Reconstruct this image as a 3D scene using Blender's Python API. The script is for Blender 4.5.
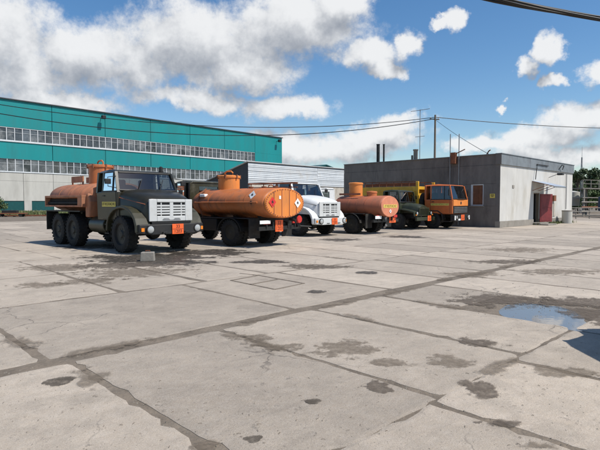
import bpy, math, random
from mathutils import Vector, Matrix
R = math.radians
random.seed(7)
for o in list(bpy.data.objects): bpy.data.objects.remove(o, do_unlink=True)
scene = bpy.context.scene
COL = scene.collection

# ------------------------------------------------------------------ camera
EYE = 1.6; FPX = 500.0; PITCH = math.atan(22/500)
cam_d = bpy.data.cameras.new('camera'); cam = bpy.data.objects.new('camera', cam_d); COL.objects.link(cam)
cam.location = (0, 0, EYE); cam.rotation_euler = (R(90)-PITCH, 0, 0)
cam_d.sensor_width = 36; cam_d.lens = 36*FPX/600; cam_d.clip_end = 4000; cam_d.clip_start = 0.05
scene.camera = cam

# ------------------------------------------------------------------ sun, sky, exposure
SUN_EL, SUN_AZ = R(55), math.atan2(0.9, -0.43)          # azimuth clockwise from +Y
S = Vector((math.sin(SUN_AZ)*math.cos(SUN_EL), math.cos(SUN_AZ)*math.cos(SUN_EL), math.sin(SUN_EL)))
sd = bpy.data.lights.new('sun', 'SUN'); sd.energy = 5.0; sd.angle = R(0.53); sd.color = (1, .95, .87)
sun = bpy.data.objects.new('sun', sd); COL.objects.link(sun); sun.location = (20, -10, 40)
sun.rotation_euler = S.to_track_quat('Z', 'Y').to_euler()
scene.view_settings.view_transform = 'Standard'; scene.view_settings.look = 'None'
scene.view_settings.exposure = 0.03; scene.view_settings.gamma = 1.0

world = bpy.data.worlds.new('World'); scene.world = world; world.use_nodes = True
def cloud_group(name, det):
    g = bpy.data.node_groups.new(name, 'ShaderNodeTree')
    g.interface.new_socket('Vector', in_out='INPUT', socket_type='NodeSocketVector')
    g.interface.new_socket('D', in_out='OUTPUT', socket_type='NodeSocketFloat')
    g.interface.new_socket('T', in_out='OUTPUT', socket_type='NodeSocketFloat')
    N, L = g.nodes, g.links
    gi = N.new('NodeGroupInput'); go = N.new('NodeGroupOutput')
    def m(op, a, b=None, c=None):
        n = N.new('ShaderNodeMath'); n.operation = op
        for i, v in enumerate((a, b, c)):
            if v is None: continue
            if isinstance(v, (int, float)): n.inputs[i].default_value = v
            else: L.new(v, n.inputs[i])
        return n.outputs[0]
    def noise(scale, detail, rough):
        n = N.new('ShaderNodeTexNoise'); n.inputs['Scale'].default_value = scale; n.inputs['Detail'].default_value = detail
        n.inputs['Roughness'].default_value = rough; L.new(gi.outputs[0], n.inputs['Vector']); return n
    sp = N.new('ShaderNodeSeparateXYZ'); L.new(gi.outputs[0], sp.inputs[0])
    az = m('ARCTAN2', sp.outputs[0], sp.outputs[1]); el = m('ARCSINE', sp.outputs[2])
    f0 = noise(11, det, .6); s0 = N.new('ShaderNodeSeparateColor'); L.new(f0.outputs['Color'], s0.inputs[0])
    cb = N.new('ShaderNodeCombineXYZ')                                   # ragged outlines: the banks are bent by the noise
    L.new(m('ADD', az, m('MULTIPLY', m('SUBTRACT', s0.outputs[1], .5), .15)), cb.inputs[0]); L.new(m('ADD', el, m('MULTIPLY', m('SUBTRACT', s0.outputs[2], .5), .09)), cb.inputs[1])
    def px(x, y, rx, ry):
        a = math.atan((x-300)/FPX); e = math.atan((203-y)/FPX*math.cos(a))
        return a, e, rx/FPX*math.cos(a)**2, ry/FPX*math.cos(a)
    banks = [(0, 50, 105, 60), (105, 62, 112, 42), (205, 46, 110, 46), (300, 27, 88, 36), (345, 8, 48, 22), (-80, 40, 120, 70),
             (240, 75, 70, 22), (190, 100, 90, 15), (285, 108, 55, 16), (60, 104, 90, 14),
             (362, 58, 40, 19), (406, 47, 20, 15), (387, 74, 22, 9), (452, 20, 18, 11), (434, 23, 14, 6),
             (538, 54, 18, 15), (520, 72, 17, 12), (550, 83, 15, 8), (596, 73, 26, 15), (500, 103, 9, 4.5),
             (585, 116, 56, 17), (535, 136, 66, 18), (480, 146, 50, 12), (400, 124, 34, 15), (375, 140, 60, 18), (310, 150, 80, 20),
             (560, 154, 100, 14), (660, 110, 70, 26)]
    acc = None
    for b in banks:
        a, e, ra, re = px(*b)
        s1 = N.new('ShaderNodeVectorMath'); s1.operation = 'MULTIPLY_ADD'
        L.new(cb.outputs[0], s1.inputs[0]); s1.inputs[1].default_value = (1/ra, 1/re, 0); s1.inputs[2].default_value = (-a/ra, -e/re, 0)
        ln = N.new('ShaderNodeVectorMath'); ln.operation = 'LENGTH'; L.new(s1.outputs[0], ln.inputs[0])
        v = ln.outputs['Value']
        acc = v if acc is None else m('SMOOTH_MIN', acc, v, .18)
    acc = m('SUBTRACT', 1.0, acc)
    # broken cumulus over the rest of the sky, thinned out of view to lower the fill
    gen = m('MULTIPLY', m('SUBTRACT', noise(2.2, 2, .5).outputs[0], .62), 4.0)
    outside = m('MAXIMUM', m('SUBTRACT', m('ABSOLUTE', az), .66), m('SUBTRACT', el, .46))
    gen = m('ADD', gen, m('MINIMUM', m('MULTIPLY', outside, 8.0), 0.0))
    acc = m('MAXIMUM', m('MAXIMUM', acc, gen), -1.5)
    f1 = m('MULTIPLY', m('SUBTRACT', f0.outputs[0], .5), 1.5)
    fb = m('ADD', f1, m('MULTIPLY', m('SUBTRACT', noise(30, det, .66).outputs[0], .5), 1.35))
    d = m('ADD', m('MINIMUM', m('MULTIPLY', acc, 1.7), 1.0), fb)
    L.new(d, go.inputs[0]); L.new(m('ADD', m('MULTIPLY', acc, 1.1), m('ADD', f1, m('MULTIPLY', m('SUBTRACT', fb, f1), .55))), go.inputs[1]); return g
def build_world():
    nt = world.node_tree; N, L = nt.nodes, nt.links
    for n in list(N): N.remove(n)
    out = N.new('ShaderNodeOutputWorld'); bg = N.new('ShaderNodeBackground'); L.new(bg.outputs[0], out.inputs[0])
    bg.inputs['Strength'].default_value = 0.075
    sky = N.new('ShaderNodeTexSky'); sky.sky_type = 'NISHITA'; sky.sun_disc = False
    sky.sun_elevation = SUN_EL; sky.sun_rotation = SUN_AZ; sky.air_density = 1.0; sky.dust_density = 0.5; sky.ozone_density = 1.6
    hs = N.new('ShaderNodeHueSaturation'); hs.inputs['Saturation'].default_value = 1.27; hs.inputs['Value'].default_value = 1.72
    L.new(sky.outputs[0], hs.inputs['Color'])
    tc = N.new('ShaderNodeTexCoord')
    def dens(off, g):
        v = tc.outputs['Generated']
        if off:
            a = N.new('ShaderNodeVectorMath'); a.operation = 'ADD'; L.new(v, a.inputs[0]); a.inputs[1].default_value = off
            nn = N.new('ShaderNodeVectorMath'); nn.operation = 'NORMALIZE'; L.new(a.outputs[0], nn.inputs[0]); v = nn.outputs[0]
        k = N.new('ShaderNodeGroup'); k.node_tree = g; L.new(v, k.inputs[0]); return k.outputs
    d0 = dens(None, cloud_group('cloud_density', 6)); d1 = dens((.016, 0, .042), cloud_group('cloud_density_above', 4))
    mr = N.new('ShaderNodeMapRange'); mr.interpolation_type = 'SMOOTHSTEP'; L.new(d0[0], mr.inputs[0])
    mr.inputs[1].default_value = -.05; mr.inputs[2].default_value = 0.85; mr.inputs[3].default_value = 0; mr.inputs[4].default_value = 0.96
    df = N.new('ShaderNodeMath'); df.operation = 'SUBTRACT'; L.new(d0[1], df.inputs[0]); L.new(d1[1], df.inputs[1])
    lt = N.new('ShaderNodeMapRange'); lt.interpolation_type = 'SMOOTHSTEP'; L.new(df.outputs[0], lt.inputs[0])
    lt.inputs[1].default_value = -1.1; lt.inputs[2].default_value = 0.75; lt.inputs[3].default_value = 0; lt.inputs[4].default_value = 1
    th = N.new('ShaderNodeMapRange'); th.interpolation_type = 'SMOOTHSTEP'; L.new(d1[1], th.inputs[0])       # thick parts let less light through
    th.inputs[1].default_value = 0.25; th.inputs[2].default_value = 1.35; th.inputs[3].default_value = 1; th.inputs[4].default_value = .45
    tm = N.new('ShaderNodeMath'); tm.operation = 'MULTIPLY'; L.new(lt.outputs[0], tm.inputs[0]); L.new(th.outputs[0], tm.inputs[1])
    cr = N.new('ShaderNodeMix'); cr.data_type = 'RGBA'; L.new(tm.outputs[0], cr.inputs[0])
    cr.inputs[6].default_value = (3.9, 4.3, 5.0, 1); cr.inputs[7].default_value = (11.6, 11.7, 11.8, 1)
    mx = N.new('ShaderNodeMix'); mx.data_type = 'RGBA'; L.new(mr.outputs[0], mx.inputs[0]); L.new(hs.outputs[0], mx.inputs[6]); L.new(cr.outputs[2], mx.inputs[7])
    L.new(mx.outputs[2], bg.inputs['Color'])
    world.cycles.sampling_method = 'MANUAL'; world.cycles.sample_map_resolution = 512
    scene.cycles.max_bounces = 6; scene.cycles.diffuse_bounces = 3; scene.cycles.transparent_max_bounces = 16
build_world()

# ------------------------------------------------------------------ materials
def mat(name, col, rough=.6, metal=0.0, var=.18, scale=2.5, dirt=None, bump=0.0, bscale=40.0, dscale=1.3, dlo=.5, dhi=.68, coord='Object', coat=0.0, rnd=0.0, streak=1.0):
    m = bpy.data.materials.new(name); m.use_nodes = True; N, L = m.node_tree.nodes, m.node_tree.links
    p = N['Principled BSDF']; p.inputs['Metallic'].default_value = metal; p.inputs['Roughness'].default_value = rough
    p.inputs['Coat Weight'].default_value = coat; p.inputs['Coat Roughness'].default_value = .15
    if coord == 'World': src = N.new('ShaderNodeNewGeometry').outputs['Position']
    else: src = N.new('ShaderNodeTexCoord').outputs['Object']
    if streak != 1.0:
        vm = N.new('ShaderNodeVectorMath'); vm.operation = 'MULTIPLY'; vm.inputs[1].default_value = (1, 1, 1/streak); L.new(src, vm.inputs[0]); ssrc = vm.outputs[0]
    else: ssrc = src
    n = N.new('ShaderNodeTexNoise'); n.inputs['Scale'].default_value = scale; n.inputs['Detail'].default_value = 7; n.inputs['Roughness'].default_value = .62
    L.new(ssrc, n.inputs['Vector'])
    cr = N.new('ShaderNodeMapRange'); L.new(n.outputs[0], cr.inputs[0]); cr.inputs[1].default_value = .3; cr.inputs[2].default_value = .7
    mx = N.new('ShaderNodeMix'); mx.data_type = 'RGBA'; L.new(cr.outputs[0], mx.inputs[0])
    mx.inputs[6].default_value = (*[c*(1-var) for c in col], 1); mx.inputs[7].default_value = (*[min(1, c*(1+var)) for c in col], 1)
    colo = mx.outputs[2]
    if rnd:
        oi = N.new('ShaderNodeObjectInfo'); mr = N.new('ShaderNodeMapRange'); L.new(oi.outputs['Random'], mr.inputs[0]); mr.inputs[3].default_value = 1-rnd; mr.inputs[4].default_value = 1+rnd
        hv = N.new('ShaderNodeHueSaturation'); L.new(colo, hv.inputs['Color']); L.new(mr.outputs[0], hv.inputs['Value']); colo = hv.outputs[0]
    if dirt:
        n2 = N.new('ShaderNodeTexNoise'); n2.inputs['Scale'].default_value = dscale; n2.inputs['Detail'].default_value = 9; n2.inputs['Roughness'].default_value = .68
        L.new(ssrc, n2.inputs['Vector'])
        r2 = N.new('ShaderNodeMapRange'); L.new(n2.outputs[0], r2.inputs[0]); r2.inputs[1].default_value = dlo; r2.inputs[2].default_value = dhi; r2.inputs[4].default_value = .85
        m2 = N.new('ShaderNodeMix'); m2.data_type = 'RGBA'; L.new(r2.outputs[0], m2.inputs[0]); L.new(colo, m2.inputs[6]); m2.inputs[7].default_value = (*dirt, 1)
        colo = m2.outputs[2]
        rr = N.new('ShaderNodeMapRange'); L.new(r2.outputs[0], rr.inputs[0]); rr.inputs[3].default_value = rough; rr.inputs[4].default_value = min(.95, rough+.3)
        L.new(rr.outputs[0], p.inputs['Roughness'])
    L.new(colo, p.inputs['Base Color'])
    if bump:
        nb = N.new('ShaderNodeTexNoise'); nb.inputs['Scale'].default_value = bscale; nb.inputs['Detail'].default_value = 6; L.new(src, nb.inputs['Vector'])
        b = N.new('ShaderNodeBump'); b.inputs['Strength'].default_value = bump; b.inputs['Distance'].default_value = .02; L.new(nb.outputs[0], b.inputs['Height']); L.new(b.outputs[0], p.inputs['Normal'])
    return m
def glass(name, tint=(.55, .6, .6), refl=1.0):
    m = bpy.data.materials.new(name); m.use_nodes = True; N, L = m.node_tree.nodes, m.node_tree.links
    N.remove(N['Principled BSDF']); out = N['Material Output']
    tr = N.new('ShaderNodeBsdfTransparent'); tr.inputs[0].default_value = (*tint, 1)
    gl = N.new('ShaderNodeBsdfGlossy'); gl.inputs['Roughness'].default_value = .04; gl.inputs[0].default_value = (refl, refl, refl, 1)
    fr = N.new('ShaderNodeFresnel'); fr.inputs[0].default_value = 1.52
    ad = N.new('ShaderNodeMath'); ad.operation = 'ADD'; ad.inputs[1].default_value = .05; L.new(fr.outputs[0], ad.inputs[0])
    mx = N.new('ShaderNodeMixShader'); L.new(ad.outputs[0], mx.inputs[0]); L.new(tr.outputs[0], mx.inputs[1]); L.new(gl.outputs[0], mx.inputs[2]); L.new(mx.outputs[0], out.inputs[0])
    return m
def concrete_mat():
    m = bpy.data.materials.new('yard_concrete'); m.use_nodes = True; N, L = m.node_tree.nodes, m.node_tree.links
    p = N['Principled BSDF']; p.inputs['Roughness'].default_value = .85
    pos = N.new('ShaderNodeNewGeometry').outputs['Position']
    rot = N.new('ShaderNodeMapping'); rot.inputs['Rotation'].default_value = (0, 0, R(-44)); L.new(pos, rot.inputs[0])
    def noise(sc, det, ro, vec=pos, dist=0.0):
        n = N.new('ShaderNodeTexNoise'); n.inputs['Scale'].default_value = sc; n.inputs['Detail'].default_value = det; n.inputs['Roughness'].default_value = ro; n.inputs['Distortion'].default_value = dist
        L.new(vec, n.inputs['Vector']); return n.outputs[0]
    def rng(s, a, b, c=0.0, d=1.0):
        r = N.new('ShaderNodeMapRange'); L.new(s, r.inputs[0]); r.inputs[1].default_value = a; r.inputs[2].default_value = b; r.inputs[3].default_value = c; r.inputs[4].default_value = d; return r.outputs[0]
    def mix(f, a, b, mode='MIX'):
        x = N.new('ShaderNodeMix'); x.data_type = 'RGBA'; x.blend_type = mode
        if isinstance(f, float): x.inputs[0].default_value = f
        else: L.new(f, x.inputs[0])
        for i, v in ((6, a), (7, b)):
            if isinstance(v, tuple): x.inputs[i].default_value = (*v, 1)
            else: L.new(v, x.inputs[i])
        return x.outputs[2]
    base = mix(rng(noise(.55, 6, .6), .3, .7), (.345, .285, .222), (.51, .43, .34))
    base = mix(rng(noise(11, 8, .7), .42, .72, 0, .5), base, (.52, .465, .40))          # cement bloom
    # brushed, driven-over texture stretched along the slabs
    st = N.new('ShaderNodeMapping'); st.inputs['Scale'].default_value = (.6, 7, 1); L.new(rot.outputs[0], st.inputs[0])
    base = mix(rng(noise(1.6, 8, .65, st.outputs[0]), .5, .72, 0, .40), base, (.26, .225, .185))
    base = mix(rng(noise(.9, 9, .74), .53, .66, 0, .6), base, (.225, .19, .15))   # dirt blown over the slabs
    base = mix(rng(noise(7, 7, .75), .60, .66, 0, .8), base, (.15, .13, .11))       # small scabs
    base = mix(rng(noise(3.2, 6, .66), .40, .66, 0, .5), base, (.28, .24, .195))
    base = mix(rng(noise(48, 3, .6), .60, .70, 0, .6), base, (.15, .13, .108))                # grit
    base = mix(rng(noise(110, 2, .6), .40, .66, 0, .45), base, (.25, .21, .168))
    base = mix(rng(noise(150, 1, .5), .58, .68, 0, .5), base, (.56, .51, .45))
    # hairline cracks
    vo = N.new('ShaderNodeTexVoronoi'); vo.feature = 'DISTANCE_TO_EDGE'; vo.inputs['Scale'].default_value = .55
    wv = N.new('ShaderNodeVectorMath'); wv.operation = 'MULTIPLY_ADD'; nn = N.new('ShaderNodeTexNoise'); nn.inputs['Scale'].default_value = 2.2; nn.inputs['Detail'].default_value = 6; L.new(pos, nn.inputs['Vector'])
    L.new(nn.outputs['Color'], wv.inputs[0]); wv.inputs[1].default_value = (.55, .55, 0); L.new(pos, wv.inputs[2]); L.new(wv.outputs[0], vo.inputs['Vector'])
    ck = rng(vo.outputs['Distance'], .0, .006, 1, 0); mk = N.new('ShaderNodeMath'); mk.operation = 'MULTIPLY'; L.new(ck, mk.inputs[0]); L.new(rng(noise(.35, 2, .5), .5, .6), mk.inputs[1])
    base = mix(mk.outputs[0], base, (.14, .12, .10))
    oi = N.new('ShaderNodeObjectInfo'); hv = N.new('ShaderNodeHueSaturation'); L.new(base, hv.inputs['Color']); L.new(rng(oi.outputs['Random'], 0, 1, .80, 1.12), hv.inputs['Value'])
    L.new(hv.outputs[0], p.inputs['Base Color'])
    b = N.new('ShaderNodeBump'); b.inputs['Strength'].default_value = .6; b.inputs['Distance'].default_value = .014
    ad = N.new('ShaderNodeMath'); ad.operation = 'ADD'; L.new(noise(38, 7, .7), ad.inputs[0]); L.new(noise(6, 5, .6), ad.inputs[1]); L.new(ad.outputs[0], b.inputs['Height']); L.new(b.outputs[0], p.inputs['Normal'])
    return m
def patch_mat(name, col, rough=.9, hard=.5, var=.35, spec=.3, nsc=3.5, namp=2.6, alpha=.9):
    """irregular stain or fill: UV runs 0 at the middle to 1 at the rim, the edge is broken up by noise"""
    m = bpy.data.materials.new(name); m.use_nodes = True; N, L = m.node_tree.nodes, m.node_tree.links
    p = N['Principled BSDF']; p.inputs['Roughness'].default_value = rough; p.inputs['Specular IOR Level'].default_value = spec; out = N['Material Output']
    pos = N.new('ShaderNodeNewGeometry').outputs['Position']
    uv = N.new('ShaderNodeUVMap'); sp = N.new('ShaderNodeSeparateXYZ'); L.new(uv.outputs[0], sp.inputs[0])
    n = N.new('ShaderNodeTexNoise'); n.inputs['Scale'].default_value = nsc; n.inputs['Detail'].default_value = 10; n.inputs['Roughness'].default_value = .72; L.new(pos, n.inputs['Vector'])
    a = N.new('ShaderNodeMath'); a.operation = 'MULTIPLY_ADD'; L.new(n.outputs[0], a.inputs[0]); a.inputs[1].default_value = namp; a.inputs[2].default_value = -.5*namp
    b = N.new('ShaderNodeMath'); b.operation = 'ADD'; L.new(a.outputs[0], b.inputs[0]); L.new(sp.outputs[0], b.inputs[1])
    r0 = N.new('ShaderNodeMapRange'); L.new(b.outputs[0], r0.inputs[0]); r0.inputs[1].default_value = hard; r0.inputs[2].default_value = .72; r0.inputs[3].default_value = alpha; r0.inputs[4].default_value = 0
    rim = N.new('ShaderNodeMapRange'); L.new(sp.outputs[0], rim.inputs[0]); rim.inputs[1].default_value = .9; rim.inputs[2].default_value = 1.0; rim.inputs[3].default_value = 1; rim.inputs[4].default_value = 0
    r = N.new('ShaderNodeMath'); r.operation = 'MULTIPLY'; L.new(r0.outputs[0], r.inputs[0]); L.new(rim.outputs[0], r.inputs[1])
    n2 = N.new('ShaderNodeTexNoise'); n2.inputs['Scale'].default_value = 14; n2.inputs['Detail'].default_value = 8; n2.inputs['Roughness'].default_value = .7; L.new(pos, n2.inputs['Vector'])
    mx = N.new('ShaderNodeMix'); mx.data_type = 'RGBA'; L.new(n2.outputs[0], mx.inputs[0]); mx.inputs[6].default_value = (*[c*(1-var) for c in col], 1); mx.inputs[7].default_value = (*[c*(1+var) for c in col], 1)
    L.new(mx.outputs[2], p.inputs['Base Color'])
    bp = N.new('ShaderNodeBump'); bp.inputs['Strength'].default_value = .6; bp.inputs['Distance'].default_value = .012; L.new(n2.outputs[0], bp.inputs['Height']); L.new(bp.outputs[0], p.inputs['Normal'])
    n3 = N.new('ShaderNodeTexNoise'); n3.inputs['Scale'].default_value = 11; n3.inputs['Detail'].default_value = 8; n3.inputs['Roughness'].default_value = .75; L.new(pos, n3.inputs['Vector'])
    r3 = N.new('ShaderNodeMapRange'); L.new(n3.outputs[0], r3.inputs[0]); r3.inputs[1].default_value = .36; r3.inputs[2].default_value = .58; r3.inputs[3].default_value = .35; r3.inputs[4].default_value = 1
    rm = N.new('ShaderNodeMath'); rm.operation = 'MULTIPLY'; L.new(r.outputs[0], rm.inputs[0]); L.new(r3.outputs[0], rm.inputs[1])
    tr = N.new('ShaderNodeBsdfTransparent'); ms = N.new('ShaderNodeMixShader'); L.new(rm.outputs[0], ms.inputs[0]); L.new(tr.outputs[0], ms.inputs[1]); L.new(p.outputs[0], ms.inputs[2]); L.new(ms.outputs[0], out.inputs[0])
    return m

M = {}
M['concrete'] = concrete_mat()
M['dirt'] = mat('joint_dirt', (.155, .125, .094), .95, var=.35, scale=3.0, coord='World', bump=.8, bscale=25, dirt=(.22, .185, .145), dscale=.8)
M['olive'] = mat('olive_paint', (.020, .0175, .0085), .34, var=.25, scale=3, dirt=(.06, .05, .034), dscale=2.2, dlo=.58, dhi=.8, coat=.12)
M['olive2'] = mat('faded_green_paint', (.032, .030, .015), .42, var=.25, scale=3, dirt=(.11, .10, .07), dscale=2, dlo=.55, dhi=.8)
M['green'] = mat('dark_green_paint', (.028, .034, .018), .4, var=.25, scale=3, dirt=(.10, .085, .06), dscale=2.2, dlo=.58, dhi=.8)
M['orange'] = mat('orange_paint', (.46, .14, .04), .5, var=.28, scale=1.6, dirt=(.16, .08, .045), dscale=3.2, dlo=.46, dhi=.72, streak=3.5, bump=.12, bscale=5)
M['orange_end'] = mat('sunlit_orange_paint', (.68, .22, .042), .5, var=.14, scale=2.2, dirt=(.40, .17, .06), dscale=3, dlo=.5, dhi=.78, streak=3.5)  # brighter copy of the orange, with the sunlight put into the colour
M['dusty_orange'] = mat('dusty_orange_paint', (.42, .16, .075), .6, var=.25, scale=1.6, dirt=(.20, .105, .065), dscale=3, dlo=.44, dhi=.7, streak=3.5, bump=.12, bscale=5)
M['salmon'] = mat('faded_red_orange_paint', (.37, .115, .055), .6, var=.28, scale=1.6, dirt=(.15, .07, .045), dscale=3.2, dlo=.45, dhi=.72, streak=3.5, bump=.12, bscale=5)
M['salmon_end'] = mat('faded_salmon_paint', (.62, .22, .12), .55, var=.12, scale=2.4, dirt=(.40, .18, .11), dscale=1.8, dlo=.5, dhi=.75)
M['rust'] = mat('rusty_steel', (.20, .075, .035), .85, var=.4, scale=8, dirt=(.09, .045, .03), dscale=4, bump=.3)
M['yellow'] = mat('yellow_paint', (.68, .37, .03), .5, var=.14, scale=3, dirt=(.35, .19, .05), dscale=2, dlo=.52, dhi=.78)
M['cab_orange'] = mat('cab_orange_paint', (.50, .125, .03), .4, var=.14, scale=3, dirt=(.28, .10, .045), dscale=2, dlo=.55, dhi=.8, coat=.2)
M['white_paint'] = mat('white_truck_paint', (.66, .67, .66), .4, var=.08, scale=3, dirt=(.34, .31, .26), dscale=2, dlo=.52, dhi=.82, coat=.2)
M['grille_white'] = mat('white_plastic', (.53, .54, .53), .5, var=.06, scale=4, dirt=(.38, .36, .31), dscale=3, dlo=.58, dhi=.85)
M['hub'] = mat('dusty_dark_rim', (.022, .022, .018), .6, var=.3, scale=5, dirt=(.05, .044, .034), dscale=3)
M['black'] = mat('black_steel', (.011, .0105, .010), .55, var=.3, scale=4, dirt=(.036, .031, .025), dscale=2.5, dlo=.52, dhi=.8)
M['rubber'] = mat('tyre_rubber', (.012, .0115, .011), .85, var=.3, scale=6, dirt=(.05, .043, .034), dscale=3, dlo=.48, dhi=.75, bump=.3)
M['interior'] = mat('dark_interior', (.02, .02, .02), .9)
M['seat'] = mat('seat_cloth', (.05, .045, .04), .9)
M['chrome'] = mat('lamp_reflector', (.75, .75, .72), .12, metal=1, var=.05)
M['lens'] = mat('lamp_lens', (.38, .39, .38), .08, var=.05, coat=1.0)
M['amber'] = mat('amber_lens', (.75, .22, .02), .2)
M['red_lens'] = mat('red_lens', (.5, .025, .02), .25)
M['plate_orange'] = mat('hazard_plate_orange', (.85, .13, .025), .5, var=.07)
M['white'] = mat('white_print', (.78, .78, .76), .55, var=.06)
M['red'] = mat('red_print', (.62, .03, .03), .5, var=.08)
M['yellow_print'] = mat('yellow_print', (.72, .58, .12), .55, var=.1)
M['ink'] = mat('black_print', (.015, .015, .015), .6)
M['glass'] = glass('cab_glass', (.42, .47, .48))
M['teal'] = mat('teal_cladding', (.0, .225, .232), .5, var=.07, scale=.25, dirt=(.008, .175, .18), dscale=.35, dlo=.45, dhi=.72, streak=5, rnd=.05)
M['teal_dark'] = mat('dark_teal_trim', (.0, .06, .06), .5)
M['panel_pale'] = mat('pale_concrete_panel', (.46, .45, .41), .9, var=.09, scale=.6, dirt=(.33, .32, .285), dscale=.5, dlo=.5, dhi=.75, streak=4, rnd=.05, bump=.2, bscale=8)
M['sash'] = mat('white_window_sash', (.52, .54, .55), .6, var=.1, rnd=.1)
def pane_mat():
    m = mat('factory_pane', (.06, .068, .075), .08, var=.5, scale=.45, rnd=.65, coord='World', dirt=(.23, .24, .24), dscale=.35, dlo=.47, dhi=.62); return m
M['pane'] = pane_mat()
M['grey_wall'] = mat('grey_render', (.165, .15, .136), .95, var=.22, scale=1.2, dirt=(.09, .082, .074), dscale=.9, dlo=.48, dhi=.7, bump=.3, bscale=14, streak=2.5, rnd=.02)
M['white_wall'] = mat('whitewashed_wall', (.53, .52, .49), .9, var=.1, scale=1.4, dirt=(.40, .375, .32), dscale=.8, dlo=.5, dhi=.74, bump=.3, bscale=16, streak=3)
M['plinth'] = mat('grey_plinth', (.25, .23, .20), .95, var=.15, scale=2, dirt=(.2, .18, .15), bump=.4, bscale=14)
M['gravel'] = mat('crumbs', (.2, .18, .15), .95, var=.5, scale=9, coord='World')
M['fascia'] = mat('grey_metal_fascia', (.175, .195, .21), .5, var=.1, scale=1.5, metal=.0, dirt=(.13, .14, .15), dscale=1.2, rnd=.05)
M['zinc'] = mat('zinc_sheet', (.52, .545, .56), .45, var=.18, scale=.7, metal=.0, dirt=(.40, .39, .37), dscale=.7, rnd=.16)
M['dark_side'] = mat('dark_slate_and_shade', (.05, .055, .062), .8, var=.15)  # dark roofing; on the shed end the shade is put into this colour
M['brick_pale'] = mat('pale_brick', (.45, .41, .35), .9, var=.15, scale=3, dirt=(.3, .27, .22))
M['door_red'] = mat('maroon_door_paint', (.20, .028, .03), .5, var=.18, scale=3, dirt=(.12, .03, .03), dscale=2)
M['awning'] = mat('pale_awning_sheet', (.36, .41, .48), .4, var=.08, scale=2, dirt=(.28, .31, .34))
M['wood'] = mat('weathered_wood', (.17, .135, .10), .9, var=.3, scale=6, streak=8, bump=.3)
M['wood_brown'] = mat('brown_board', (.16, .065, .03), .7, var=.25, scale=4)
M['steel'] = mat('grey_steel', (.28, .28, .28), .5, metal=.6, var=.15)
M['bark'] = mat('bark', (.09, .07, .05), .95, var=.3, scale=8)
M['leaf'] = mat('dark_leaves', (.045, .075, .025), .7, var=.45, scale=.9, coord='World')
M['leaf2'] = mat('leaves', (.075, .115, .035), .7, var=.45, scale=.9, coord='World')
M['grass'] = mat('grass_blades', (.11, .13, .045), .8, var=.4, scale=.4, coord='World')
M['wet'] = patch_mat('wet_oil', (.05, .042, .034), .4, .58, nsc=1.6, namp=2.6)
M['oil'] = patch_mat('oil_spill', (.05, .043, .036), .6, .6, nsc=2.5, alpha=.8)
M['pot'] = patch_mat('pothole_fill', (.088, .072, .056), .95, .69, nsc=8, namp=1.1)
M['silt'] = patch_mat('silt', (.175, .14, .105), .95, .5, nsc=4.0, namp=3.6, alpha=.62)
M['mud'] = patch_mat('damp_mud', (.125, .10, .078), .9, .6, nsc=4, namp=3.2, alpha=.85)
def water_mat():
    m = bpy.data.materials.new('puddle_water'); m.use_nodes = True; p = m.node_tree.nodes['Principled BSDF']
    p.inputs['Base Color'].default_value = (.16, .15, .14, 1); p.inputs['Roughness'].default_value = .02; p.inputs['IOR'].default_value = 1.6; p.inputs['Specular IOR Level'].default_value = .9
    N, L = m.node_tree.nodes, m.node_tree.links
    n = N.new('ShaderNodeTexNoise'); n.inputs['Scale'].default_value = 9; b = N.new('ShaderNodeBump'); b.inputs['Strength'].default_value = .04; b.inputs['Distance'].default_value = .01
    g = N.new('ShaderNodeNewGeometry'); L.new(g.outputs['Position'], n.inputs['Vector']); L.new(n.outputs[0], b.inputs['Height']); L.new(b.outputs[0], p.inputs['Normal'])
    return m
M['water'] = water_mat()

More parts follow.
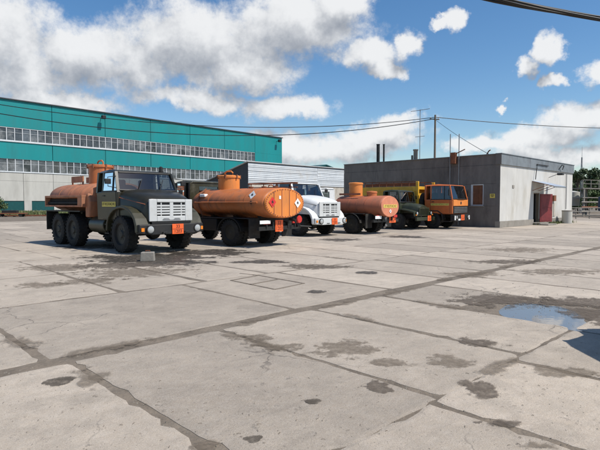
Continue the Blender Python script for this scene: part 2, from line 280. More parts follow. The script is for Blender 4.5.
# ------------------------------------------------------------------ helpers
def tag(o, label=None, cat=None, group=None, kind=None):
    for k, v in (('label', label), ('category', cat), ('group', group), ('kind', kind)):
        if v: o[k] = v
    return o
def empty(name, loc=(0, 0, 0), rz=0.0, label=None, cat=None, group=None, kind=None):
    o = bpy.data.objects.new(name, None); COL.objects.link(o); o.location = loc; o.rotation_euler = (0, 0, rz); o.empty_display_size = .3
    return tag(o, label, cat, group, kind)
def inst(name, me, parent=None, loc=(0, 0, 0), rot=(0, 0, 0)):
    o = bpy.data.objects.new(name, me); COL.objects.link(o); o.parent = parent; o.location = loc; o.rotation_euler = rot; return o
class MB:
    def __init__(s): s.v = []; s.f = []
    def add(s, vs, fs):
        n = len(s.v); s.v += [tuple(v) for v in vs]; s.f += [tuple(i+n for i in f) for f in fs]; return s
    def box(s, x0, x1, y0, y1, z0, z1, mtx=None):
        vs = [(x0, y0, z0), (x1, y0, z0), (x1, y1, z0), (x0, y1, z0), (x0, y0, z1), (x1, y0, z1), (x1, y1, z1), (x0, y1, z1)]
        if mtx is not None: vs = [mtx @ Vector(v) for v in vs]
        return s.add(vs, [(0, 3, 2, 1), (4, 5, 6, 7), (0, 1, 5, 4), (1, 2, 6, 5), (2, 3, 7, 6), (3, 0, 4, 7)])
    def prism(s, poly, axis, a, b):
        """polygon in the two other axes, extruded along axis from a to b"""
        def mk(p, t): return {'x': (t, p[0], p[1]), 'y': (p[0], t, p[1]), 'z': (p[0], p[1], t)}[axis]
        n = len(poly); vs = [mk(p, a) for p in poly]+[mk(p, b) for p in poly]
        return s.add(vs, [tuple(range(n))[::-1], tuple(range(n, 2*n))]+[(i, (i+1) % n, n+(i+1) % n, n+i) for i in range(n)])
    def loft(s, secs, cap=True, closed=True):
        n = len(secs[0]); vs = [p for q in secs for p in q]; fs = []
        for k in range(len(secs)-1):
            for i in range(n if closed else n-1):
                j = (i+1) % n; fs.append((k*n+i, k*n+j, (k+1)*n+j, (k+1)*n+i))
        if cap: fs += [tuple(range(n))[::-1], tuple(range((len(secs)-1)*n, len(secs)*n))]
        return s.add(vs, fs)
    def bar(s, a, b, w, h=None, n=4):
        a, b = Vector(a), Vector(b); d = (b-a).normalized(); up = Vector((0, 0, 1)) if abs(d.z) < .95 else Vector((1, 0, 0))
        x = d.cross(up).normalized(); y = x.cross(d); h = h or w
        if n == 4: q = [(-.5, -.5), (.5, -.5), (.5, .5), (-.5, .5)]
        else: q = [(.5*math.cos(2*math.pi*i/n), .5*math.sin(2*math.pi*i/n)) for i in range(n)]
        return s.loft([[tuple(c+x*(i*w)+y*(j*h)) for i, j in q] for c in (a, b)])
    def tube(s, pts, r, n=6, r2=None):
        pts = [Vector(p) for p in pts]; secs = []
        for i, p in enumerate(pts):
            d = (pts[min(i+1, len(pts)-1)]-pts[max(i-1, 0)]).normalized(); up = Vector((0, 0, 1)) if abs(d.z) < .9 else Vector((1, 0, 0))
            x = d.cross(up).normalized(); y = x.cross(d); rr = r if r2 is None else r+(r2-r)*i/(len(pts)-1)
            secs.append([tuple(p+x*(rr*math.cos(2*math.pi*k/n))+y*(rr*math.sin(2*math.pi*k/n))) for k in range(n)])
        return s.loft(secs)
    def lathe(s, prof, n, axis='y', c=(0, 0, 0)):
        secs = []
        for t, r in prof:
            q = []
            for k in range(n):
                a = 2*math.pi*k/n; u, w = r*math.cos(a), r*math.sin(a)
                q.append({'y': (c[0]+u, c[1]+t, c[2]+w), 'z': (c[0]+u, c[1]+w, c[2]+t), 'x': (c[0]+t, c[1]+u, c[2]+w)}[axis])
            secs.append(q)
        return s.loft(secs)
    def mesh(s, name, m, smooth=None):
        me = bpy.data.meshes.new(name); me.from_pydata(s.v, [], s.f); me.update()
        import bmesh
        bm = bmesh.new(); bm.from_mesh(me); bmesh.ops.recalc_face_normals(bm, faces=bm.faces); bm.to_mesh(me); bm.free()
        me.materials.append(m)
        if smooth:
            me.polygons.foreach_set('use_smooth', [True]*len(me.polygons)); me.set_sharp_from_angle(angle=R(smooth))
        return me
    def build(s, name, m, parent=None, bevel=0, smooth=None, loc=(0, 0, 0), rot=(0, 0, 0), seg=2):
        o = inst(name, s.mesh(name, m, smooth), parent, loc, rot)
        if bevel:
            b = o.modifiers.new('bevel', 'BEVEL'); b.width = bevel; b.segments = seg; b.limit_method = 'ANGLE'; b.angle_limit = R(40)
        return o
def text(name, s, size, m, parent, loc, rot, label=None, sx=1.0):
    cu = bpy.data.curves.new(name, 'FONT'); cu.body = s; cu.size = size; cu.align_x = 'CENTER'; cu.align_y = 'CENTER'; cu.extrude = .002
    t = bpy.data.objects.new(name, cu); me = bpy.data.meshes.new_from_object(t); bpy.data.objects.remove(t); me.name = name
    me.materials.clear(); me.materials.append(m); o = inst(name, me, parent, loc, rot); o.scale = (sx, 1, 1); return o
FRONT, REAR, RIGHT, LEFT = (R(90), 0, R(90)), (R(90), 0, R(-90)), (R(90), 0, 0), (R(90), 0, R(180))
def ground_px(x, y):
    c, s = math.cos(PITCH), math.sin(PITCH); d = ((x-300)/FPX, 1, -(y-225)/FPX); d = (d[0], d[1]*c+d[2]*s, -d[1]*s+d[2]*c); t = -EYE/d[2]
    return d[0]*t, d[1]*t

# ------------------------------------------------------------------ ground and slabs
TH = R(44.3); UX, UY = math.cos(TH), math.sin(TH)
def uw(u, w): return (u*UX-w*UY, u*UY+w*UX)
gm = MB()
GX = [-1500, -400, -120, -60, -30, -15, -8, 0, 8, 15, 30, 60, 120, 400, 1500]
GYs = [-200, -50, -20, -8, 0, 4, 8, 12, 16, 24, 40, 80, 160, 400, 1500, 3000]
vs = [(x, y, -.0055) for y in GYs for x in GX]; n = len(GX)
gm.add(vs, [(j*n+i, j*n+i+1, (j+1)*n+i+1, (j+1)*n+i) for j in range(len(GYs)-1) for i in range(n-1)])
ground = gm.build('ground', M['dirt']); tag(ground, 'dusty brown ground with dirt showing between the concrete slabs', 'ground', kind='structure')
def slab_geo(mb, u0, u1, w0, w1, near, seed):
    rd = random.Random(seed); step = .10 if near < 9 else (.4 if near < 16 else 1.2); amp = .013 if near < 16 else .012
    pts = []
    cs = [(u0, w0), (u1, w0), (u1, w1), (u0, w1)]
    for i in range(4):
        a, b = cs[i], cs[(i+1) % 4]; L = math.hypot(b[0]-a[0], b[1]-a[1]); k = max(2, int(L/step)); wob = 0.0
        for j in range(k):
            t = j/k; wob = .6*wob+rd.uniform(-amp, amp); chip = rd.uniform(.01, .05) if (rd.random() < .12 and near < 16) else 0
            nx, ny = -(b[1]-a[1])/L, (b[0]-a[0])/L
            if j == 0: px_, py_ = a[0]+(.04 if i in (0, 3) else -.04)*rd.random(), a[1]+(.04 if i in (0, 1) else -.04)*rd.random()
            else: px_, py_ = a[0]+(b[0]-a[0])*t+nx*(wob+chip), a[1]+(b[1]-a[1])*t+ny*(wob+chip)
            pts.append((px_, py_))
    z = rd.uniform(-.002, .002); tu, tw = rd.uniform(-.0012, .0012), rd.uniform(-.0012, .0012); cu, cw = (u0+u1)/2, (w0+w1)/2
    def zz(p): return z+(p[0]-cu)*tu+(p[1]-cw)*tw
    ins = .03
    def inset(p, d): return (p[0]+(d if p[0] < cu-.3 else -d if p[0] > cu+.3 else 0)*(1 if min(p[0]-u0, u1-p[0]) < .2 else 0), p[1]+(d if p[1] < cw-.3 else -d if p[1] > cw+.3 else 0)*(1 if min(p[1]-w0, w1-p[1]) < .2 else 0))
    A = [(*uw(*inset(p, ins)), zz(p)) for p in pts]; B = [(*uw(*p), zz(p)-.004) for p in pts]; C = [(*uw(*p), -.06) for p in pts]
    k = len(pts); mb.add(A+B+C, [tuple(range(k))]+[(k+i, k+(i+1) % k, (i+1) % k, i) for i in range(k)]+[(2*k+i, 2*k+(i+1) % k, k+(i+1) % k, k+i) for i in range(k)])
ROWW = [(-17.6, -14.45), (-14.35, -11.2), (-11.1, -7.9), (-7.8, -4.6), (-4.5, -1.25), (-1.15, 2.05), (2.13, 5.18), (5.42, 8.57), (8.68, 11.85), (11.95, 15.1), (15.2, 18.4), (18.5, 21.7), (21.8, 25.0), (25.1, 28.3), (28.4, 31.6), (31.7, 34.9), (35.0, 38.2), (38.3, 41.5), (41.6, 44.8), (44.9, 48.1)]
FIX = {5: [-1.7, .05, 1.75, 3.52, 5.08, 6.85, 8.6, 10.3, 12.1, 13.9], 6: [-1.7, .1, 1.83, 3.64, 5.35, 7.0, 8.7, 10.3, 11.9, 13.6, 15.4, 17.2],
       7: [-1.85, 1.65, 5.15, 7.65, 9.6, 11.3, 13.1, 14.85, 16.6, 18.4, 20.1], 8: [-3.1, .4, 3.95, 5.7, 7.4, 9.1, 10.9, 12.65, 14.4, 16.2]}
slabs = []
for r, (w0, w1) in enumerate(ROWW):
    js = list(FIX.get(r, [])); rr = random.Random(100+r)
    if not js: js = [rr.uniform(0, 1.7)]
    while js[-1] < 75: js.append(js[-1]+1.75+rr.uniform(-.05, .06))
    while js[0] > -14: js.insert(0, js[0]-1.75)
    for a, b in zip(js[:-1], js[1:]):
        gap = .01+rr.random()*.018 if r not in FIX else .024+rr.random()*.022
        u0, u1, ww0, ww1 = a+gap, b-gap, w0+rr.uniform(-.02, .02)-(.03 if r != 7 else 0), w1+rr.uniform(-.02, .02)+(.03 if r != 6 else 0)
        if r == 6 and abs(a-7.0) < .01: ww0 = 3.75
        cx, cy = uw((u0+u1)/2, (ww0+ww1)/2); dist = math.hypot(cx, cy)
        if cy < -2 or (cy > 1 and abs(cx) > .68*cy+4.5) or dist > 62 or (cy <= 1 and dist > 6): continue
        # the low building, the shed and the lawn strip stand on their own ground
        lx, ly = (cx-12.9)*.7071+(cy-32.3)*.7071, -(cx-12.9)*.7071+(cy-32.3)*.7071
        if -1.0 < lx < 16 and -1.6 < ly < 15: 
            if lx > 1 and ly > 1.6: continue
        slabs.append((dist, u0, u1, ww0, ww1))
slabs.sort()
far = MB()
for i, (dist, u0, u1, w0, w1) in enumerate(slabs):
    if i < 298:
        mb = MB(); slab_geo(mb, u0, u1, w0, w1, dist, i); mb.build('slab', M['concrete'], ground)
    else: slab_geo(far, u0, u1, w0, w1, dist, i)
tag(far.build('distant_slabs', M['concrete'], ground), kind='stuff')

def patch(name, m, cx, cy, rx, ry, ang=0.0, z=.008, seed=0, parent=None, n=26, amp=.16):
    rd = random.Random(seed); ph = [rd.uniform(0, 6.28) for _ in range(4)]; rim = []
    for k in range(n):
        a = 2*math.pi*k/n; rr = 1+amp*(math.sin(2*a+ph[0])*.6+math.sin(3*a+ph[1])*.6+math.sin(5*a+ph[2])*.4)
        x, y = rx*rr*math.cos(a), ry*rr*math.sin(a); rim.append((cx+x*math.cos(ang)-y*math.sin(ang), cy+x*math.sin(ang)+y*math.cos(ang), z))
    mid = [((cx+p[0])/2, (cy+p[1])/2, z) for p in rim]
    me = bpy.data.meshes.new(name); me.from_pydata([(cx, cy, z)]+mid+rim, [], [(0, 1+i, 1+(i+1) % n) for i in range(n)]+[(1+i, 1+n+i, 1+n+(i+1) % n, 1+(i+1) % n) for i in range(n)])
    uvl = me.uv_layers.new(name='UVMap')
    for lp in me.loops:
        v = lp.vertex_index; uvl.data[lp.index].uv = (0 if v == 0 else .5 if v <= n else 1.0, 0)
    me.materials.append(m); return inst(name, me, parent)
def patch_px(name, m, x, y, rx, ry, seed, ang=None, z=.008, **k):
    cx, cy = ground_px(x, y); ex = rx/FPX*cy; y1 = ground_px(x, y-ry)[1]; y2 = ground_px(x, y+ry)[1]
    return patch(name, m, cx, (y1+y2)/2, ex, (y1-y2)/2, 0 if ang is None else ang, z, seed, ground, **k)
zz = .0055
for i, (m, x, y, rx, ry) in enumerate([('pot', 59, 382, 21, 6.5), ('pot', 254, 439.5, 12.5, 5.5), ('pot', 313, 402, 10.5, 4), ('silt', 346, 350, 46, 13), ('silt', 386, 363.5, 30, 8), ('mud', 378, 387, 22, 7),
        ('silt', 205, 447, 18, 7), ('mud', 480, 390, 22, 13), ('mud', 497, 424, 26, 7), ('silt', 450, 362, 30, 9), ('mud', 478, 343, 30, 6), ('silt', 565, 372, 46, 9),
        ('silt', 545, 447, 30, 7), ('oil', 368, 273, 15, 2.6), ('oil', 316, 292, 13, 2.6), ('silt', 135, 273, 70, 7), ('oil', 258, 262, 36, 2.8), ('wet', 150, 260, 95, 9), ('wet', 205, 253, 60, 5), ('silt', 40, 285, 40, 3.5),
        ('silt', 90, 281, 40, 5), ('mud', 510, 262, 46, 3), ('silt', 560, 272, 60, 4), ('silt', 520, 250, 45, 3), ('silt', 60, 268, 60, 5), ('silt', 280, 348, 34, 8), ('silt', 255, 338, 24, 5), ('oil', 405, 237, 30, 1.6), ('oil', 340, 240, 26, 2),
        ('oil', 95, 247, 60, 3), ('mud', 315, 267, 45, 3), ('mud', 120, 266, 60, 4), ('silt', 470, 275, 40, 4)]):
    zz += .00016
    patch_px({'pot': 'pothole', 'silt': 'dirt_patch', 'mud': 'mud_patch', 'oil': 'oil_stain', 'wet': 'wet_stain'}[m], M[m], x, y, rx, ry, i, z=zz)
# dirt swept out of the joints over the slab edges
rd = random.Random(21)
for k in range(9):
    u = .8+k*1.7+rd.uniform(-.2, .2); x_, y_ = uw(u, 5.3+rd.uniform(-.16, .16)); zz += .00016
    patch('dirt_patch', M['silt'], x_, y_, rd.uniform(.4, .8), rd.uniform(.12, .22), TH, zz, 300+k, ground)
for k, (u, w) in enumerate([(1.83, 4.6), (1.85, 3.6), (1.8, 2.9), (3.64, 4.4), (3.6, 3.0), (3.6, 1.6), (5.4, 4.3), (5.3, 2.6), (5.2, 1.5), (7.0, 4.0), (5.15, 7.2), (7.65, 7.0), (1.65, 6.3), (3.95, 10), (7.4, 10), (10.9, 9.6), (13.1, 6.6), (4.0, 2.1), (4.8, 2.1), (2.8, 2.1), (6, 2.1)]):
    x_, y_ = uw(u+rd.uniform(-.06, .06), w); zz += .00016
    if k % 3: continue
    patch('dirt_patch', M['silt'], x_, y_, rd.uniform(.4, .7), rd.uniform(.10, .20), TH+(R(90) if k < 17 else 0), zz, 340+k, ground)
patch_px('mud_patch', M['mud'], 535, 309, 95, 17, 77, z=-.007)
for p0, p1 in (((231, 280.5), (259, 275.5)), ((259, 275.5), (304, 283.5)), ((304, 283.5), (275, 289.5)), ((275, 289.5), (231, 280.5)), ((250, 284.7), (279, 279.2)), ((240, 273.5), (259, 275.5))):
    (xa, ya), (xb_, yb_) = ground_px(*p0), ground_px(*p1); mb = MB(); mb.bar((xa, ya, .0035), (xb_, yb_, .0035), .05, .006); mb.build('cut_line', M['dirt'], ground)
patch_px('mud_patch', M['mud'], 500, 301, 60, 9, 79, z=.0065)
patch_px('mud_patch', M['mud'], 585, 303, 60, 8, 80, z=.0069)
patch_px('mud_patch', M['mud'], 606, 318, 50, 14, 78, z=.0048)
# puddle standing where a slab is missing
pp = [ground_px(*q) for q in [(501, 309), (508, 304.5), (522, 302.5), (543, 304), (562, 307), (574, 311), (583, 316), (585, 322), (583, 331), (560, 329), (543, 326), (526, 323), (508, 320), (499, 313)]]
n0 = len(pp); cx = sum(p[0] for p in pp)/n0; cy = sum(p[1] for p in pp)/n0; rim = []
rd = random.Random(5)
for i in range(n0):
    a, b = pp[i], pp[(i+1) % n0]
    for t in (0, .25, .5, .75): rim.append((a[0]+(b[0]-a[0])*t+rd.uniform(-.018, .018), a[1]+(b[1]-a[1])*t+rd.uniform(-.025, .025), -.004))
pm = MB(); pm.add([(cx, cy, -.004)]+rim, [(0, 1+i, 1+(i+1) % len(rim)) for i in range(len(rim))])
tag(pm.build('puddle', M['water']), 'shallow puddle reflecting the sky in broken concrete', 'puddle', kind='structure')
# crumbs of concrete along the joints
gr = MB(); rd = random.Random(11)
def crumb(x, y, r, z=0):
    q = [(r*rd.uniform(.6, 1.2), 0, 0), (0, r*rd.uniform(.6, 1.2), 0), (-r*rd.uniform(.6, 1.2), 0, 0), (0, -r*rd.uniform(.6, 1.2), 0), (0, 0, r*rd.uniform(.4, .9))]
    a = rd.uniform(0, 6.3); ca, sa = math.cos(a), math.sin(a)
    gr.add([(x+p[0]*ca-p[1]*sa, y+p[0]*sa+p[1]*ca, z+p[2]) for p in q], [(0, 1, 4), (1, 2, 4), (2, 3, 4), (3, 0, 4)])
for _ in range(900):
    u = 1+19*rd.random()**1.6; crumb(*uw(u, rd.choice([5.3, 5.3, 5.3, 8.62, 2.09])+rd.gauss(0, .07)), rd.uniform(.004, .016), -.010)
for _ in range(700):
    u = rd.choice([1.83, 3.64, 5.35, 7.0, 5.15])+rd.gauss(0, .05); crumb(*uw(u, rd.uniform(1, 5.2)), rd.uniform(.005, .014), -.008)
for _ in range(220):
    x, y = ground_px(rd.gauss(520, 45), rd.gauss(300, 7)); crumb(x, y, rd.uniform(.004, .016))
for _ in range(500):
    x, y = ground_px(rd.uniform(0, 600), rd.uniform(300, 450)); crumb(x, y, rd.uniform(.003, .008))
tw = MB()
spots = [(rd.uniform(0, 600), rd.uniform(300, 450)) for _ in range(26)]
for _ in range(260):
    sx_, sy_ = spots[int(len(spots)*rd.random()**1.6)]; x, y = ground_px(sx_+rd.gauss(0, 45), max(285, sy_+rd.gauss(0, 16))); l = rd.uniform(.005, .02); an = rd.uniform(0, 6.28); bn = an+rd.uniform(-.9, .9); w_ = rd.uniform(.001, .0022)
    tw.tube([(x, y, .004), (x+l*math.cos(an), y+l*math.sin(an), .008), (x+l*math.cos(an)+l*.7*math.cos(bn), y+l*math.sin(an)+l*.7*math.sin(bn), .005)], w_, 3)
tag(tw.build('twigs', M['wood']), 'scattered dry twigs and chaff lying on the slabs', 'twigs', kind='stuff')
tag(gr.build('gravel', M['gravel']), 'loose concrete crumbs and gravel along the slab joints', 'gravel', kind='stuff')
# ------------------------------------------------------------------ the low grey and white building
bld = empty('workshop_building', (12.9, 32.3, 0), R(45), 'low flat roofed building with grey side wall and white front', 'building')
H = 4.75; BX, BY = 14.4, 13.1
def cells(x0, x1, z0, z1, holes):
    """split a rectangle into boxes round the holes"""
    xs = sorted({x0, x1, *[h[0] for h in holes], *[h[1] for h in holes]}); zs = sorted({z0, z1, *[h[2] for h in holes], *[h[3] for h in holes]})
    for a, b in zip(xs[:-1], xs[1:]):
        run = None
        for c, d in zip(zs[:-1], zs[1:]):
            solid = not any(h[0] <= a and b <= h[1] and h[2] <= c and d <= h[3] for h in holes)
            if solid: run = (run[0], d) if run else (c, d)
            if not solid and run: yield a, b, *run; run = None
        if run: yield a, b, *run
win_h = (1.1, 2.0, 1.42, 2.85)
door_h = (5.75, 6.95, .18, 2.35)
# front wall, rendered white
w = MB()
for a, b, c, d in cells(0, BX, .42, 4.08, [(5.75, 6.95, .42, 2.35)]): w.box(a, b, 0, .3, c, d)
w.build('front_wall', M['white_wall'], bld)
p = MB(); p.box(-.04, 5.75, -.04, .3, 0, .418); p.box(6.95, BX+.02, -.03, .3, 0, .418); p.build('plinth', M['plinth'], bld, bevel=.015)
mb = MB(); mb.box(-.014, -.001, .0, .302, .42, 4.08); mb.box(-.075, -.062, -.088, .302, 4.09, H); mb.build('corner_render', M['grey_wall'], bld)
# side wall of big grey panels with the window opening
zs = [0, 1.4, 2.86, 4.08]; ys = [.302, 3.3, 6.6, 9.9, BY]
for i in range(4):
    for j in range(3):
        mb = MB(); y0, y1, z0, z1 = ys[i], ys[i+1], zs[j], zs[j+1]; e = .006
        if i == 0 and j == 1:                                          # ring round the window opening
            o4 = [(y0+e, z0+e), (y1-e, z0+e), (y1-e, z1-e), (y0+e, z1-e)]; i4 = [(win_h[0], win_h[2]), (win_h[1], win_h[2]), (win_h[1], win_h[3]), (win_h[0], win_h[3])]
            mb.add([(x, *p) for x in (0, .3) for p in o4+i4], [f for k in range(4) for f in ((k, (k+1) % 4, 4+(k+1) % 4, 4+k), (8+k, 8+(k+1) % 4, 12+(k+1) % 4, 12+k), (k, (k+1) % 4, 8+(k+1) % 4, 8+k), (4+k, 4+(k+1) % 4, 12+(k+1) % 4, 12+k))])
        else: mb.box(0, .3, y0+e, y1-e, z0+e, z1-e)
        mb.build('wall_panel', M['grey_wall'], bld)
mb = MB(); mb.box(.02, .28, .3, BY, 4.085, H); mb.build('parapet', M['grey_wall'], bld)
mb = MB(); mb.box(.05, .25, .303, 1.1, .1, 4.05); mb.box(.05, .25, 2.0, BY-.1, .1, 4.05); mb.box(.05, .25, 1.1, 2.0, .1, 1.41); mb.box(.05, .25, 1.1, 2.0, 2.86, 4.05); mb.build('wall_core', M['grey_wall'], bld)
mb = MB(); mb.box(.3, BX, BY-.3, BY-.01, 0, 4.6); mb.build('back_wall', M['grey_wall'], bld)
mb = MB(); mb.box(BX-.3, BX-.005, .3, BY-.3, 0, 4.6); mb.build('end_wall', M['white_wall'], bld)
mb = MB(); mb.box(.28, BX-.02, .02, BY-.02, 4.2, 4.42); mb.build('roof', M['dark_side'], bld)
for k in range(6):                                                     # fascia sheets
    mb = MB(); a = k*2.4; mb.box(a+(-.06 if k == 0 else .008), a+2.4-.008+(.06 if k == 5 else 0), -.09, .29, 4.085, H+.015); mb.build('fascia_sheet', M['fascia'], bld, bevel=.012)
mb = MB(); mb.box(-.1, BX+.1, -.13, .3, H+.018, H+.06); mb.box(-.05, .3, .3, BY, H+.003, H+.045); mb.build('coping', M['fascia'], bld)
# window in the grey wall: boarded with brown panel, white casement on one side
wf = MB(); y0, y1, z0, z1 = win_h
for a, b, c, d in ((y0, y0+.07, z0, z1), (y1-.12, y1, z0, z1), (y0+.07, y1-.12, z0, z0+.07), (y0+.07, y1-.12, z1-.07, z1)): wf.box(.03, .12, a, b, c, d)
wo = wf.build('window', M['sash'], bld)
mb = MB(); mb.box(.1, .13, y0+.07, y1-.12, z0+.07, z1-.07); mb.build('board', M['wood_brown'], wo)
mb = MB(); mb.box(.06, .09, y0+.38, y0+.43, z0+.07, z1-.07); mb.build('mullion', M['wood_brown'], wo)
mb = MB(); mb.box(-.05, .1, y0-.05, y1+.05, z0-.06, z0-.002); mb.build('sill', M['plinth'], wo)
mb = MB(); mb.box(-.02, -.002, .33, .66, 1.93, 2.2); pl = mb.build('notice_plate', M['yellow_print'], bld)
mb = MB(); mb.box(-.026, -.021, .38, .61, 2.09, 2.14); mb.box(-.026, -.021, .41, .58, 2.0, 2.04); mb.build('notice_lines', M['ink'], pl)
# doorway with open maroon leaf
mb = MB(); mb.box(5.7, 7.0, .9, 1.0, 0, 2.6); mb.box(5.7, 5.75, .3, .9, 0, 2.6); mb.box(6.95, 7.0, .3, .9, 0, 2.6); mb.box(5.7, 7.0, .3, 1.0, 2.6, 2.65); mb.build('vestibule', M['interior'], bld)
mb = MB(); mb.box(5.75, 5.82, .05, .25, .18, 2.35); mb.box(6.88, 6.95, .05, .25, .18, 2.35); mb.box(5.82, 6.88, .05, .25, 2.28, 2.35); mb.build('door_frame', M['wood'], bld)
mb = MB(); mb.box(5.6, 7.3, -1.1, .3, 0, .1); mb.box(5.6, 7.3, -.55, .3, .1, .178); mb.build('doorstep', M['plinth'], bld, bevel=.02)
dl = MB(); dl.box(0, 1.12, -.05, 0, .2, 2.27); door = dl.build('door', M['door_red'], bld, bevel=.008, loc=(6.93, -.02, 0), rot=(0, 0, R(-28)))
for zz0, zz1 in ((.3, 1.15), (1.25, 2.17)):
    mb = MB(); mb.box(.1, 1.02, -.062, -.0505, zz0, zz1); mb.build('door_panel', M['door_red'], door, bevel=.008)
mb = MB(); mb.tube([(1.03, -.07, 1.12), (1.03, -.11, 1.12), (1.03, -.11, 1.3), (1.03, -.07, 1.3)], .012); mb.build('handle', M['steel'], door)
# awning of pale sheet on brackets
aw = MB(); a0, a1 = 5.35, 7.9; zin, zout, dep = 3.2, 2.80, 1.5; nn = 28; top = []; bot = []
for k in range(nn+1):
    x = a0+(a1-a0)*k/nn; wv = .012*math.sin(k*1.9)
    top.append([(x, -.02, zin+wv), (x, -dep, zout+wv)]); bot.append([(x, -.02, zin+wv-.012), (x, -dep, zout+wv-.012)])
aw.loft([[t[0], t[1], b[1], b[0]] for t, b in zip(top, bot)]); awn = aw.build('awning', M['awning'], bld)
for x in (5.45, 6.65, 7.8):
    mb = MB(); mb.bar((x, -.02, 3.15), (x, -dep+.05, 2.77), .04); mb.bar((x, -.02, 2.5), (x, -dep*.75, 2.9), .035); mb.build('bracket', M['rust'], awn)
mb = MB(); mb.box(a0, a1, -dep-.012, -dep+.012, 2.69, 2.79); mb.build('edge_trim', M['fascia'], awn)
# bits on the white front
mb = MB(); mb.tube([(5.9, -.12, 4.05), (5.6, -.16, 3.3)], .03); mb.tube([(5.9, -.14, 4.05), (5.9, -.14, 4.4), (8.2, -.14, 4.4)], .03); mb.build('bent_pipe', M['black'], bld)
lamp = MB(); lamp.tube([(8.7, -.02, 3.55), (8.7, -.7, 3.8)], .025); la = lamp.build('wall_lamp', M['steel'], bld)
mb = MB(); mb.box(8.5, 8.9, -1.05, -.65, 3.7, 3.84); mb.build('lamp_head', M['black'], la, bevel=.03)
mb = MB(); mb.tube([(10.6, -.15, 4.3), (10.75, -.3, 4.6), (11.1, -.32, 4.55), (11.2, -.2, 4.25)], .035); mb.build('vent_hood', M['black'], bld)
mb = MB(); mb.box(9.6, 10.05, -.16, -.002, 1.75, 2.2); mb.build('meter_box', M['rust'], bld, bevel=.01)
mb = MB(); mb.tube([(9.8, -.06, 1.75), (9.8, -.06, .5)], .02); mb.tube([(12.7, -.06, 4.0), (12.7, -.06, 1.1)], .03); mb.build('conduit', M['steel'], bld)
mb = MB(); mb.box(9.5, 10.3, -.02, -.003, .55, 1.6); mb.build('bare_plaster_patch', M['brick_pale'], bld)
mb = MB(); mb.box(1.9, 2.2, -.03, -.002, 2.6, 2.8); mb.build('vent_grille', M['plinth'], bld)
# chimney pipes, roof posts
for y, r, t in ((10.3, .13, 6.25), (9.75, .07, 6.2)):
    mb = MB(); mb.lathe([(4.35, r), (t, r), (t, r+.02), (t+.05, r+.02)], 14, 'z', (.9, y, 0)); mb.build('flue_pipe', M['black'], bld, smooth=40)
mb = MB(); mb.lathe([(4.4, .16), (5.5, .16), (5.55, .2), (5.62, .2)], 12, 'z', (.9, 6.85, 0)); mb.lathe([(4.4, .08), (5.2, .08)], 8, 'z', (.9, 7.15, 0)); mb.build('roof_vent', M['plinth'], bld, smooth=40)
an = MB(); an.tube([(.9, 6.5, 4.4), (.9, 6.5, 8.55)], .03); an.tube([(.9, 5.7, 8.5), (.9, 7.3, 8.5)], .02)
an.tube([(.9, 6.1, 6.55), (.9, 6.9, 6.55)], .018); an.build('antenna_mast', M['steel'], bld)
mb = MB(); mb.tube([(-.07, 3.5, 2.2), (-.07, 3.5, 6.35)], .035); mb.build('roof_post', M['steel'], bld)
mb = MB(); mb.tube([(-.07, 2.85, .1), (-.07, 2.85, 6.3)], .035); mb.build('roof_post', M['steel'], bld)
mb = MB(); mb.box(-.28, .0, 3.02, 3.36, 4.3, 5.05); mb.bar((-.14, 3.2, 4.9), (-.3, 2.3, 5.2), .05); rb = mb.build('rusty_bracket', M['rust'], bld)
mb = MB(); mb.tube([(1.2, 1.6, 4.7), (1.1, 1.3, 5.1), (.9, 1.1, 5.15)], .04); mb.build('roof_pipe', M['rust'], bld)

bn = empty('concrete_bin', (12.9+.7071*10.9+.7071*.7, 32.3+.7071*10.9-.7071*.7, 0), R(45), 'pale concrete bin standing at the far end of the white wall', 'bin')
mb = MB(); mb.lathe([(0, .36), (1.0, .38), (1.0, .32), (.2, .3)], 20, 'z'); mb.build('body', M['panel_pale'], bn, smooth=40)
mb = MB(); mb.lathe([(.93, .385), (1.02, .39), (1.02, .31)], 20, 'z'); mb.build('rim', M['plinth'], bn, smooth=40)

# ------------------------------------------------------------------ grey corrugated shed behind the trucks
sh = empty('corrugated_shed', (-5.7, 55, 0), R(46), 'tall shed clad in pale horizontal metal sheets behind the trucks', 'shed')
SH = 6.15; SL = 34
mb = MB(); mb.prism([(.0, 0), (12, 0), (12, 3.2), (0, SH-.12)], 'x', 0, .25); mb.build('end_wall', M['dark_side'], sh)  # side turned from the sun, its shade painted in with the dark colour
mb = MB(); mb.box(.25, SL, .02, .25, 0, 3.72); mb.build('lower_wall', M['brick_pale'], sh)
mb = MB(); mb.box(.25, SL, .05, .2, 3.74, SH-.12); mb.build('wall_backing', M['dark_side'], sh)
mb = MB(); mb.add([(-.2, -.15, SH-.02), (SL, -.15, SH-.02), (SL, 12.2, 3.1), (-.2, 12.2, 3.1), (-.2, -.15, SH+.06), (SL, -.15, SH+.06), (SL, 12.2, 3.18), (-.2, 12.2, 3.18)], [(0, 3, 2, 1), (4, 5, 6, 7), (0, 1, 5, 4), (1, 2, 6, 5), (2, 3, 7, 6), (3, 0, 4, 7)]); mb.build('roof', M['zinc'], sh)
nb = 11
for k in range(nb):
    for c in range(3):
        x0 = c*SL/3; x1 = (c+1)*SL/3; rd = random.Random(k*7+c); j = rd.uniform(-.02, .02)
        z0 = 3.74+(SH-.15-3.74)*k/nb; z1 = 3.74+(SH-.15-3.74)*(k+1)/nb
        mb = MB(); mb.prism([(.045, z0), (-.045+j, z0-.02), (.0, z1), (.045, z1)], 'x', x0+.01, x1-.01); mb.build('siding_sheet', M['zinc'], sh)

